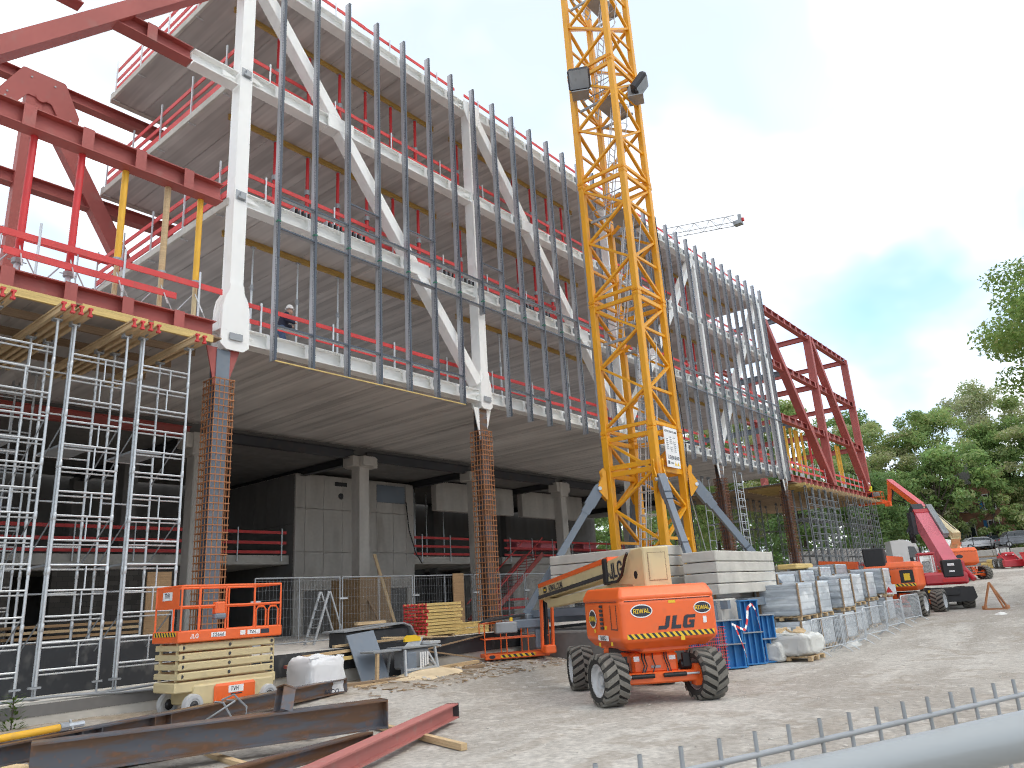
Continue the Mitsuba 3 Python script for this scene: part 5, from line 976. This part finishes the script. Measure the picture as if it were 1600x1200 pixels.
# ---------------------------------------------------------------- blue formwork, tape, grey sheets
def blue_panel(x, y, w, h, deg, lab):
    k = thing('steel_formwork', lab, 'formwork', 'blue steel formwork pieces'); T = at(x, y, float(gz(x, y)), deg)
    part(k, 'skin', BB(0, w, .14, .155, 0, h), BLUF, T=T); part(k, 'top_flange', CB(-.03, w + .03, -.06, .2, h, h + .03, .004), GALVD if h < 1.6 else BLUF, T=T)
    for i in range(4): part(k, 'rib', BB(w * i / 3 - .02, w * i / 3 + .02, -.02 if i in (0, 3) else .04, .139, 0, h - .001), BLUF, T=T)
    for z in (h * .02, h * .5): part(k, 'cross_flange', CB(-.05, w + .05, -.08, .138, z, z + .03, .004), GALVD if z > .3 else BLUF, T=T)
    return k
blue_panel(20.9, 9.85, .75, 1.30, -38, 'blue steel formwork piece with a grey top flange, left of the pair with striped tape')
blue_panel(22.0, 9.55, .55, 1.80, -38, 'taller blue steel formwork piece, right of the pair with striped tape')
blue_panel(22.7, 9.35, .5, 1.35, -38, 'narrow blue formwork piece standing behind the tall one'); blue_panel(20.6, 10.5, .7, 1.75, -38, 'blue formwork piece mostly hidden by the orange lift')
for i, (x0, x1, y, h) in enumerate(((21.3, 22.3, 10.25, 1.75), (22.4, 24.3, 9.95, 1.5))): solo('grey_sheet', f'grey sheet standing behind the {"left" if i == 0 else "tall"} blue formwork piece', 'board', BB(x0, x1, y, y + .06, .02, h), GALVD)
k = thing('red_mesh', 'red plastic barrier mesh behind the right wheel of the big lift', 'mesh'); part(k, 'mesh', M(*[bar((19.3 + .07 * i, 10.1 - .03 * i, .05), (19.3 + .07 * i, 10.1 - .03 * i, 1.15), .012, .012) for i in range(20)], *[bar((19.3, 10.1, z), (20.7, 9.5, z), .012, .012) for z in np.arange(.1, 1.2, .09)]), RAIL, kind='stuff')
tp0 = np.array([(21.05, 9.45, 1.22), (21.3, 9.35, 1.10), (21.55, 9.3, 1.02), (21.75, 9.3, 1.2), (21.95, 9.3, 1.62), (22.15, 9.25, 1.72), (22.25, 9.2, 1.55), (22.35, 9.2, 1.2), (22.45, 9.2, .85)]); tq0 = np.array([(21.1, 9.4, 1.2), (21.16, 9.33, .9), (21.3, 9.28, .5), (21.36, 9.27, .3)])
k = thing('barrier_tape', 'red and white striped tape tied round the blue formwork', 'tape')
ra, wa = [], []
for P_ in (tp0, tq0):
    t = np.linspace(0, len(P_) - 1, 5 * len(P_)); Q = np.stack([np.interp(t, range(len(P_)), P_[:, c]) for c in range(3)], 1)
    for i, (a, b) in enumerate(zip(Q, Q[1:])): (ra if (i // 3) % 2 else wa).append(bar(a, b, .006, .07, (.1, .2, 1)))
part(k, 'red_stripes', M(*ra), RDEC); part(k, 'white_stripes', M(*wa), WDEC)
# ---------------------------------------------------------------- pallets of wrapped blocks, barriers
def pallet(root, x0, x1, y0, y1, z):
    p = part(root, 'pallet', M(*[BB(x0, x1, y0 + (y1 - y0) * f - .05, y0 + (y1 - y0) * f + .05, z + .118, z + .14) for f in np.linspace(.06, .94, 6)], *[BB(x0 + (x1 - x0) * f - .05, x0 + (x1 - x0) * f + .05, y0, y1, z + .095, z + .117) for f in (.06, .5, .94)]), WOOD)
    part(p, 'blocks', M(*[BX((x0 + (x1 - x0) * f, y0 + (y1 - y0) * g, z + .052), (.13, .12, .085)) for f in (.06, .5, .94) for g in (.05, .5, .95)]), WOOD)
def wrapped(x0, x1, y0, y1, z, h, lab, seed, mt=WRAP, posts=True, dark=False):
    k = thing('wrapped_pallet', lab, 'pallet', 'wrapped pallet loads'); pallet(k, x0, x1, y0, y1, z)
    m = trimesh.creation.box((1, 1, 1)).subdivide().subdivide().subdivide().subdivide(); v = np.array(m.vertices); d = .03 * (meshkit.fbm(v * [5, 5, 9] + seed, 3, seed) - .5)
    v = v * (1 + 2 * d[:, None]) ; v = v * [x1 - x0 - .04, y1 - y0 - .04, h] + [(x0 + x1) / 2, (y0 + y1) / 2, z + .15 + h / 2]
    v[:, 0] += .02 * np.sin(v[:, 2] * 27 + seed) ; part(k, 'load', (v, np.array(m.faces)), mt, True)
    if posts: part(k, 'corner_board', M(BB(x0 - .04, x0 + .06, y0 - .04, y0 - .01, z + .12, z + h + .17), BB(x0 - .04, x0 - .01, y1 - .08, y1, z + .12, z + h + .17)), WOODO)
    return k
fx = [(25.2, 26.9, 8.95, 10.3), (27.4, 28.9, 9.05, 10.3), (29.4, 30.9, 8.85, 10.2), (31.5, 33.1, 9.05, 10.3), (33.5, 35.0, 9.05, 10.3), (35.4, 36.8, 8.85, 10.2)]
for i, (a, b, c, d) in enumerate(fx):
    z0 = float(gz(a, c)) + .02
    wrapped(a, b, c + .05, d, z0, .86, f'plastic wrapped pallet of grey blocks in the front row, lower tier, {ORD[i]} from the left', i)
    wrapped(a + .03, b, c, d, z0 + 1.04, 1.0 + .04 * (i % 2), f'plastic wrapped pallet of grey blocks in the front row, upper tier, {ORD[i]} from the left', i + 20)
for i, (a, b) in enumerate(((25.6, 27.6), (28.0, 30.0), (30.4, 32.3), (32.8, 34.5), (34.9, 36.8))):
    z0 = float(gz(a, 11)) + .02
    wrapped(a, b, 10.6, 12.0, z0, 1.0, f'plastic wrapped pallet in the rear row, lower tier, {ORD[i]} from the left', i + 40); wrapped(a, b, 10.6, 12.0, z0 + 1.18, 1.22, f'plastic wrapped pallet in the rear row, upper tier, {ORD[i]} from the left', i + 60)
wrapped(23.9, 25.0, 9.2, 10.6, .02, .72, 'low pallet with pinkish boards and white film beside the rubble pallet', 81, FILM, False)
k = thing('yellow_crate', 'yellow cover lying on top of the rear wrapped pallets', 'cover'); part(k, 'cover', CB(31.4, 33.4, 11.0, 11.8, 2.80, 3.0, .04), WOODY)
k = thing('rubble_pallet', 'pallet of broken blocks and wood wrapped in torn white film, in front of the barriers', 'pallet')
pallet(k, 23.2, 24.4, 8.1, 9.5, .02); part(k, 'film', bag(23.8, 8.8, .16, 1.45, .62, 7), FILM, 40)
part(k, 'film_fold', bag(23.35, 9.3, .02, .9, .55, 9), FILM, 40)
for i in range(9): part(k, 'wood_scrap', rot(bar((23.45 + .09 * (i % 5), 8.3 + .13 * i, .80), (23.7 + .1 * (i % 4), 8.4 + .13 * i, .86 + .04 * (i % 3)), .12, .04), sr.uniform(-40, 40), (0, 0, 1), (23.6, 8.5 + .12 * i, .8)), WOOD)
def barrier(x, y, deg, lab):
    k = thing('crowd_barrier', lab, 'barrier', 'steel barriers in front of the pallets'); T = at(x, y, float(gz(x + 1.1, y)) + .01, deg); L = 2.3
    c = [(0, 0, .15), (0, 0, .98)] + [(.12 - .12 * math.cos(a), 0, .98 + .12 * math.sin(a)) for a in np.linspace(.3, 1.57, 5)] + [(L - .12 + .12 * math.sin(a), 0, .98 + .12 * math.cos(a)) for a in np.linspace(0, 1.3, 5)] + [(L, 0, .98), (L, 0, .15)]
    part(k, 'frame', M(ptube(c, .023, 7), tube((0, 0, .22), (L, 0, .22), .016, 6)), GALV, True, T=T)
    for i in range(1, 19): part(k, 'bar', BAR, None, T=T @ TR3(L * i / 19, 0, 0))
    for x_ in (.25, L - .25): part(k, 'foot', M(ptube([(x_, -.36, 0.01), (x_, -.3, .06), (x_, -.12, .17), (x_, 0, .22), (x_, .12, .17), (x_, .3, .06), (x_, .36, .01)], .016, 6), ptube([(x_ + .1, -.30, 0.01), (x_ + .1, -.22, .1), (x_ + .05, 0, .22), (x_ + .1, .22, .1), (x_ + .1, .3, .01)], .012, 5)), GALV, T=T)
BAR = mikit.ply(tube((0, 0, .22), (0, 0, 1.09), .010, 5), GALV)
bx, by = 24.5, 8.42
for i, d in enumerate((-4, -1, -3.5, -1, -4)):
    barrier(bx, by, d, f'grey steel crowd barrier in front of the pallets, {ORD[i]} from the left'); bx += 2.42 * math.cos(math.radians(d)); by += 2.42 * math.sin(math.radians(d))
solo('film_scrap', 'scrap of white film on the ground under the barriers', 'plastic film', heap(28.9, 8.6, .5, .3, .2, 4), FILM, smooth=True); solo('film_scrap', 'flat scrap of pale film on the ground beyond the last barrier', 'plastic film', heap(38.0, 5.2, .5, .3, .12, 5), FILM, smooth=True)
k = thing('warning_sign', 'small red and white warning panel on the end of the pallet row', 'sign'); part(k, 'panel', BB(35.55, 35.57, 8.45, 9.0, 1.55, 1.95), WDEC); part(k, 'triangle', ext([(-.14, 0), (.14, 0), (0, .25)], .004, (35.548, 8.72, 1.62), (0, -1, 0), (0, 0, 1)), RDEC)
# ---------------------------------------------------------------- fence beside the camera
k = thing('scaffold_pipe_rail', 'thick galvanised pipe rail in the near right corner', 'pipe'); part(k, 'pipe', tube((.80, .79, 1.884), (1.11, -.33, 2.146), .0228, 32), PIPE, True); part(k, 'weld_seam', tube((.7915, .782, 1.905), (1.1015, -.338, 2.167), .0013, 4), PIPE)
k = thing('mesh_fence', 'steel mesh fence with pointed wire tops just beyond the thick pipe', 'fence')
vb = mikit.ply(tube((0, 0, -1.75), (0, 0, 0), .0046, 8), GALVD, True)
for n in range(-4, 24): part(k, 'vertical_wire', vb, None, T=TR3(1.19 + .0944 * n, .82 - .0335 * n, 1.92))
part(k, 'horizontal_wire', M(*[tube((1.19 - .0944 * 5, .82 + .0335 * 5, z), (1.19 + .0944 * 25, .82 - .0335 * 25, z + .004), .0062, 8) for z in (1.876, 1.676, 1.476, .9, .3)]), GALVD, True)
# ---------------------------------------------------------------- trees
def leaves(centres, radii, n, size, tint, seed, flat=.75):
    r = np.random.default_rng(seed); w = np.prod(radii, 1) ** .67; idx = r.choice(len(centres), n, p=w / w.sum())
    d = r.normal(size=(n, 3)); d /= np.linalg.norm(d, axis=1, keepdims=True); rad = r.random(n) ** .42
    c = centres[idx] + d * radii[idx] * rad[:, None]
    nrm = d * .6 + r.normal(size=(n, 3)) * .7 + [0, 0, .5]; nrm /= np.linalg.norm(nrm, axis=1, keepdims=True)
    a = np.cross(nrm, r.normal(size=(n, 3))); a /= np.linalg.norm(a, axis=1, keepdims=True); b = np.cross(nrm, a)
    s = size * r.uniform(.55, 1.25, n)[:, None]
    v = np.stack([c - a * s, c - b * s * .5 + nrm * s * .12, c + a * s, c + b * s * .5 + nrm * s * .12], 1).reshape(-1, 3)
    o = np.arange(n)[:, None] * 4; f = np.vstack([o + [0, 1, 2], o + [0, 2, 3]])
    clump = r.uniform(.72, 1.25, len(centres))[idx] * r.uniform(.75, 1.25, n)
    col = 2.0 * np.array(tint) * clump[:, None] * np.stack([1 + .25 * (r.random(n) - .5), np.ones(n), 1 + .3 * (r.random(n) - .5)], 1)
    return (v, f), np.repeat(np.clip(col, .01, .5), 4, 0)
def tree(x, y, h, rx, lab, tint, seed, n=5200, size=.30, trunk=.28, z0=None, base=.22, fork=None, group='trees behind the site'):
    r = np.random.default_rng(seed); g = float(gz(x, y)) if z0 is None else z0
    k = thing('tree', lab, 'tree', group)
    nc = 78; u = r.random(nc) ** .8; th = r.uniform(0, 6.28, nc)
    prof = np.sqrt(np.clip(np.sin(np.pi * (.12 + .80 * u)), 0, 1))
    rr = rx * prof * np.sqrt(r.random(nc)) * .86
    cen = np.stack([x + rr * np.cos(th), y + rr * np.sin(th), g + h * (base + (1 - base) * u * .93)], 1)
    rad = np.stack([r.uniform(.14, .27, nc) * rx] * 2 + [r.uniform(.09, .17, nc) * rx], 1)
    (v, f), col = leaves(cen, rad, n, size, tint, seed + 1)
    part(k, 'crown', (v, f), LEAF, color=col, kind='stuff')
    top = np.array([x + r.uniform(-.6, .6), y + r.uniform(-.6, .6), g + h * .72]); b0 = np.array([x, y, g - .3]); mid = (b0 + top) / 2 + [r.uniform(-.7, .7), r.uniform(-.7, .7), 0]
    if fork is not None: mid = b0 + np.array(fork) * .5; top = b0 + np.array(fork)
    part(k, 'trunk', ptube([b0, b0 * .6 + mid * .4, mid, mid * .4 + top * .6, top], [trunk * 1.25, trunk, trunk * .8, trunk * .5, trunk * .2], 8), BARK, True)
    for c in cen[r.choice(nc, 12, replace=False)]:
        t = r.uniform(.25, .8); s = mid * (1 - t) + top * t; m = (s + c) / 2 + [0, 0, -.06 * h * r.random()]
        part(k, 'limb', ptube([s, m, c], [trunk * .34, trunk * .2, trunk * .06], 5), BARK)
G1, G2, G3, G4, G5 = (.18, .245, .095), (.145, .21, .08), (.215, .27, .115), (.105, .16, .065), (.24, .285, .145)
tl = [(113, 27, 21, 6.5, G3, 'light green bushy tree behind the raised red boom'), (116, 19, 22, 7, G1, 'broad rounded tree left of the forked trunk'), (119.5, 11.5, 19, 6.5, G2, 'mid green tree behind the forked trunk'), (118, 8, 22, 7, G3, 'pale feathery tree at the right of the tree row'), (110, 3.5, 20, 6.5, G1, 'green tree near the right edge above the parked cars'), (116, -4, 23, 7, G2, 'tree at the right edge of the tree row'),
      (98, 33, 23, 6.5, G1, 'tall light green tree right behind the end of the red truss'), (92, 38, 22, 7, G3, 'bright green tree seen through the red truss'), (100, 45, 22, 7, G1, 'green tree behind the white facade posts at the far end'), (88, 30, 13, 5, G4, 'dark dense tree beside the far scaffold towers'), (95, 24, 12, 5.5, G4, 'dark shaded tree behind the raised boom basket'), (104, 22, 13, 5.5, G2, 'low dark tree behind the telehandler boom'),
      (86, 44, 15, 6, G1, 'low green tree seen below the building at the far end'), (78, 48, 14, 6, G2, 'dark green tree seen under the building behind the crane'), (70, 52, 14, 6, G4, 'darkest tree seen under the building'), (108, 54, 21, 7, G2, 'tree farthest left behind the building'), (124, 33, 25, 7.5, G2, 'tall hazy tree in the back row behind the pale one'), (126, 14, 26, 8, G5, 'tall pale tree in the back row'), (127, 0, 25, 8, G3, 'tall tree in the back row at the right')]
for i, (x, y, h, rx, tn, lab) in enumerate(tl): tree(x, y, h, rx, lab, tn, 100 + i, 16000 if h > 15 else 9500, .235 if h > 15 else .22)
tree(104.5, 15.5, 15, 5.0, 'forked tree with bare dark trunks leaning left above the concrete wall', G2, 150, 3600, .30, .42, base=.42, fork=(-1.0, 4.2, 9.5))
tree(106.0, 17.2, 14.5, 3.4, 'slim light tree half hiding the left part of the brick house', G3, 154, 6500, .22, .16, base=.12)
tree(106.5, 12.6, 12.0, 3.0, 'slim tree standing in front of the brick house windows', G1, 155, 5600, .22, .16, base=.10)
tree(106, 8.5, 5.5, 5.0, 'wide low bush behind the parked cars', G3, 151, 3200, .22, .12, base=.02, group='bushes behind the site'); tree(105, 17, 3.2, 2.4, 'small grassy bush left of the silver car', G5, 152, 1400, .16, .06, base=.02, group='bushes behind the site'); tree(100, 8.0, 2.0, 2.2, 'small green shrub on the wall right of the grey car', G1, 153, 1000, .15, .05, base=.02, group='bushes behind the site')
tree(47.0, -2.1, 18.0, 7.3, 'near tree whose leafy branches hang into the right edge of the picture', (.15, .21, .07), 160, 42000, .14, .3, base=.53, group='near tree')
# ---------------------------------------------------------------- far things
def zg(x, y): return float(gz(x, y))
hs = thing('brick_house', 'brick house with white framed windows half hidden by the trees', 'house'); z = 8.0
part(hs, 'wall', BB(110, 117, 12.2, 17.8, 3, 13), BRICK); part(hs, 'roof', ext([(-3.2, 0), (3.2, 0), (0, 2.6)], 7.6, (109.7, 15, 13), (0, 1, 0), (0, 0, 1)), COND)
for y in (12.9, 15.6):
    for zz in (6.4, 9.6):
        w_ = part(hs, 'window', BB(109.9, 109.97, y, y + 1.3, zz, zz + 2.0), WDEC); part(w_, 'pane', M(BB(109.86, 109.89, y + .12, y + .6, zz + .12, zz + 1.88), BB(109.86, 109.89, y + .7, y + 1.18, zz + .12, zz + 1.88)), GLS)
        part(hs, 'blue_shutter', BB(109.8, 109.9, y + 1.4, y + 1.75, zz, zz + 2), BLUF)
wl = thing('concrete_block_wall', 'low wall of stacked grey concrete blocks below the parked cars', 'wall'); 
for r_ in range(2):
    for i in range(5): part(wl, 'concrete_block', CB(98.6, 99.4, 10.0 + 1.62 * i - .3 * r_, 11.58 + 1.62 * i - .3 * r_, 3.0 + .8 * r_, 3.78 + .8 * r_, .04), CON)
solo('earth_bank', None, None, grid(np.linspace(99.5, 170, 30), np.linspace(-60, 90, 40), lambda X, Y: gz(X, Y) + 1.65 * sst(99.5, 101.2, X) + .4 * (meshkit.fbm(np.stack([X, Y, X * 0], -1) * .2, 3, 6) - .5)), GRD, kind='structure', smooth=True)
def car(x, y, z, deg, mt, lab, suv=False):
    k = thing('parked_car', lab, 'car', 'cars parked behind the wall'); T = at(x, y, z, deg); hh = 1.75 if suv else 1.42
    prof = [(-2.2, .35), (-2.25, .7), (-2.15, .95 if not suv else 1.1), (-1.75, 1.0 if not suv else 1.15), (-1.15, hh - .04), (-.2, hh), (.6, hh - .06), (1.25, .98 if not suv else 1.12), (2.05, .85), (2.25, .65), (2.2, .35)]
    body = ext(prof, 1.7, (0, .85, 0), (1, 0, 0), (0, 0, 1)); part(k, 'body', body, mt, T=T)
    gl = [(-1.62, 1.05 if not suv else 1.18), (-1.12, hh - .10), (-.2, hh - .07), (.52, hh - .12), (1.08, 1.02 if not suv else 1.15)]
    for s, o in ((1, .857), (-1, -.852)): part(k, 'side_window', ext(gl, .006, (0, o, 0), (1, 0, 0), (0, 0, 1)), GLS, T=T)
    part(k, 'windscreen', bar((.66, 0, hh - .08), (1.2, 0, 1.04 if not suv else 1.16), 1.45, .02, (1, 0, 1)), GLS, T=T)
    for xx in (-1.38, 1.38):
        for s in (-.8, .8): w_ = part(k, 'wheel', mv(lathe([(0, -.11), (.31, -.11), (.33, -.08), (.33, .08), (.31, .11), (0, .11)], 18), (xx, s, .33)), BLK, True, T=T); part(w_, 'rim', mv(lathe([(0, -.12), (.2, -.12), (.2, .12), (0, .12)], 14), (xx, s, .33)), RIM, T=T)
    for s in (-.62, .62): part(k, 'headlight', BX((2.2, s, .72), (.08, .3, .12)), WDEC, T=T); part(k, 'rear_light', BX((-2.22, s, .85), (.06, .25, .14)), RDEC, T=T)
car(103.2, 14.6, 4.78, -62, CARW, 'silver low car parked above the concrete block wall'); car(102.5, 10.6, 4.75, -66, CARG, 'grey large car at the right edge above the wall', True); car(106, 13.2, 4.9, -60, BLK, 'dark car half hidden behind the silver one')
fp = thing('fence_posts', 'dark wire fence in front of the parked cars', 'fence')
for i in range(6): part(fp, 'post', tube((100.2, 8 + 1.7 * i, 4.6), (100.2, 8 + 1.7 * i, 6.3), .04, 5), BLK)
part(fp, 'wires', M(*[tube((100.2, 8, z), (100.2, 16.5, z), .012, 4) for z in (4.9, 5.3, 5.7, 6.1)]), BLK, kind='stuff')
for i in range(7): solo('plank_stack', f'grey stack of planks in front of the concrete wall, {ORD[i]} layer up', 'timber', BB(94, 95.2, 11.4 + .2 * (i % 2), 15.2 - .1 * (i % 3), zg(94, 13) + .02 + .18 * i, zg(94, 13) + .16 + .18 * i), (WOODO, CON, GALVD)[i % 3], 'planks stacked by the wall')
k = thing('yellow_sack_pile', 'pile of tan bags beside the plank stack', 'bags'); [part(k, 'bag', rbox(91.6, 92.6, 11.6 + .55 * (i % 3), 12.2 + .55 * (i % 3), zg(92, 12) + .28 * (i // 3), zg(92, 12) + .32 + .28 * (i // 3), .1, 1), WOODY, True) for i in range(8)]
tr = thing('small_tractor', 'small red loader parked near the wall at the right', 'loader'); zt = zg(89.3, 10.6); Tt = at(89.3, 10.7, zt, 200)
part(tr, 'body', M(CB(-1.2, 1.4, -.55, .55, .6, 1.25, .1), CB(.3, 1.5, -.45, .45, 1.1, 1.5, .1)), TEL, T=Tt); c_ = part(tr, 'cab', M(CB(-1.1, .2, -.5, .5, 2.0, 2.12, .04), *[bar((x, y, 1.2), (x, y, 2.05), .07, .07) for x in (-1.05, .15) for y in (-.45, .45)]), BLK, T=Tt); part(c_, 'cab_window', M(BB(-1.0, .1, -.47, -.46, 1.3, 2.0), BB(.13, .14, -.4, .4, 1.3, 2.0)), 'mat_pane', T=Tt)
for x in (-.9, 1.0):
    for s in (-1, 1): wheel(tr, Tt, x, s * .75, .48, s, 0, .9)
part(tr, 'loader_arm', M(bar((.2, .62, 1.4), (2.2, .62, .7), .08, .14), bar((.2, -.62, 1.4), (2.2, -.62, .7), .08, .14), CB(2.1, 2.7, -.9, .9, .1, .75, .05)), TEL, T=Tt); part(tr, 'headlight', M(BX((1.52, .3, 1.25), (.05, .16, .1)), BX((1.52, -.3, 1.25), (.05, .16, .1))), WDEC, T=Tt)
k = thing('red_skip', 'bright red steel skip cut off by the right edge', 'skip'); part(k, 'tub', ext([(-1.2, 1.3), (-.9, 0), (1.6, 0), (1.9, 1.3)], 1.8, (87.5, 7.9, zg(87.5, 8)), (0, -1, 0), (0, 0, 1)), RAIL); part(k, 'rim', BB(85.65, 87.55, 5.9, 9.15, zg(87.5, 8) + 1.3, zg(87.5, 8) + 1.4), RAIL)
# truck, white trailer, junk by the far scaffolds
tk = thing('truck', 'white truck cab parked behind the orange lifts', 'truck'); Tk = at(73.8, 16.3, zg(73.8, 14), -65)
part(tk, 'cab', hull([(a, b, c) for b in (-1.2, 1.2) for a, c in ((-1.2, .7), (1.1, .7), (1.15, 1.9), (.75, 3.0), (-.2, 3.35), (-1.2, 3.3))]), WHT, T=Tk); part(tk, 'windscreen', bar((1.14, 0, 1.95), (.80, 0, 2.85), 2.1, .03, (1, 0, .3)), GLS, T=Tk)
for s in (1, -1): part(tk, 'side_window', ext([(.1, 1.8), (.9, 1.8), (.62, 2.7), (.1, 2.75)], .012, (0, s * 1.205 + .006, 0), (1, 0, 0), (0, 0, 1)), GLS, T=Tk); part(tk, 'mirror', CB(.9, 1.05, s * 1.4 - .12, s * 1.4 + .12, 1.9, 2.6, .03), BLK, T=Tk)
part(tk, 'chassis', M(CB(-6.5, 1.1, -1.1, 1.1, .45, .95, .05), CB(-6.5, -1.5, -1.2, 1.2, .95, 1.35, .03)), GALVD, T=Tk)
for x in (.2, -4.2, -5.4):
    for s in (-1, 1): wheel(tk, Tk, x, s * 1.0, .5, s, 0, .95)
wv = thing('white_trailer', 'long white trailer with a red stripe behind the far scaffold towers', 'trailer'); Tw = at(78.5, 23.0, zg(78, 16), -70)
part(wv, 'body', hull([(a, b, c) for b in (-1.2, 1.2) for a, c in ((-5, .8), (3.6, .8), (3.5, 1.7), (2.4, 3.0), (-4.8, 3.1))]), WHT, T=Tw); part(wv, 'stripe', M(BB(-4.5, 2.2, 1.205, 1.22, 1.2, 1.7), BB(-4.5, 2.2, -1.22, -1.205, 1.2, 1.7)), RDEC, T=Tw)
for x in (-3.2, -2.1, 2.2):
    for s in (-1, 1): wheel(wv, Tw, x, s * 1.0, .48, s, 0, .9)
k = thing('material_rack', 'rack of pale steel frames and grey boxes beyond the truck', 'rack'); zr = zg(84, 15) + .1
for i in range(5): part(k, 'frame', M(*[tube((84, 14.2 + .7 * i + a, zr), (84, 14.2 + .7 * i + a, zr + 2.6), .05, 5) for a in (0, .5)], *[tube((84, 14.2 + .7 * i, zr + h), (84, 14.7 + .7 * i, zr + h), .05, 5) for h in (.6, 1.4, 2.2)]), GALV)
part(k, 'crate', CB(83.5, 84.5, 18.2, 19.4, zr + 2.2, zr + 3.2, .04), GALVD); part(k, 'timber', BB(83.5, 84.5, 17.8, 20.0, zr + .2, zr + 1.8), WOODO)
solo('white_dome_tent', 'pale rounded tent between the bushes and the cream boom', 'tent', mv(lathe([(0, 2.2), (.8, 2.0), (1.5, 1.4), (1.8, .6), (1.85, 0)], 20, 'z'), (100, 17.6, zg(100, 17) + 1.2)), WHT, smooth=True)
solo('dark_tarp_pile', 'dark sheeted pile behind the white truck', 'pile', rbox(79, 81, 17.6, 20.4, zg(80, 16), zg(80, 16) + 2.5, .4, 2), COND, smooth=True)
# a far wooded slope that closes the view between the trunks
hr = np.random.default_rng(77); nc = 420; cx_ = hr.uniform(122, 165, nc); cy_ = hr.uniform(-45, 175, nc)
hc = np.stack([cx_, cy_, gz(cx_, cy_) + hr.uniform(.5, 13, nc)], 1); (hv, hf), hcol = leaves(hc, np.stack([np.full(nc, 4.2), np.full(nc, 4.2), np.full(nc, 3.0)], 1), 46000, .55, (.075, .125, .04), 78)
solo('far_woodland', 'dark mass of woodland closing the view behind the trees', 'woodland', (hv, hf), LEAF, kind='stuff', color=hcol)
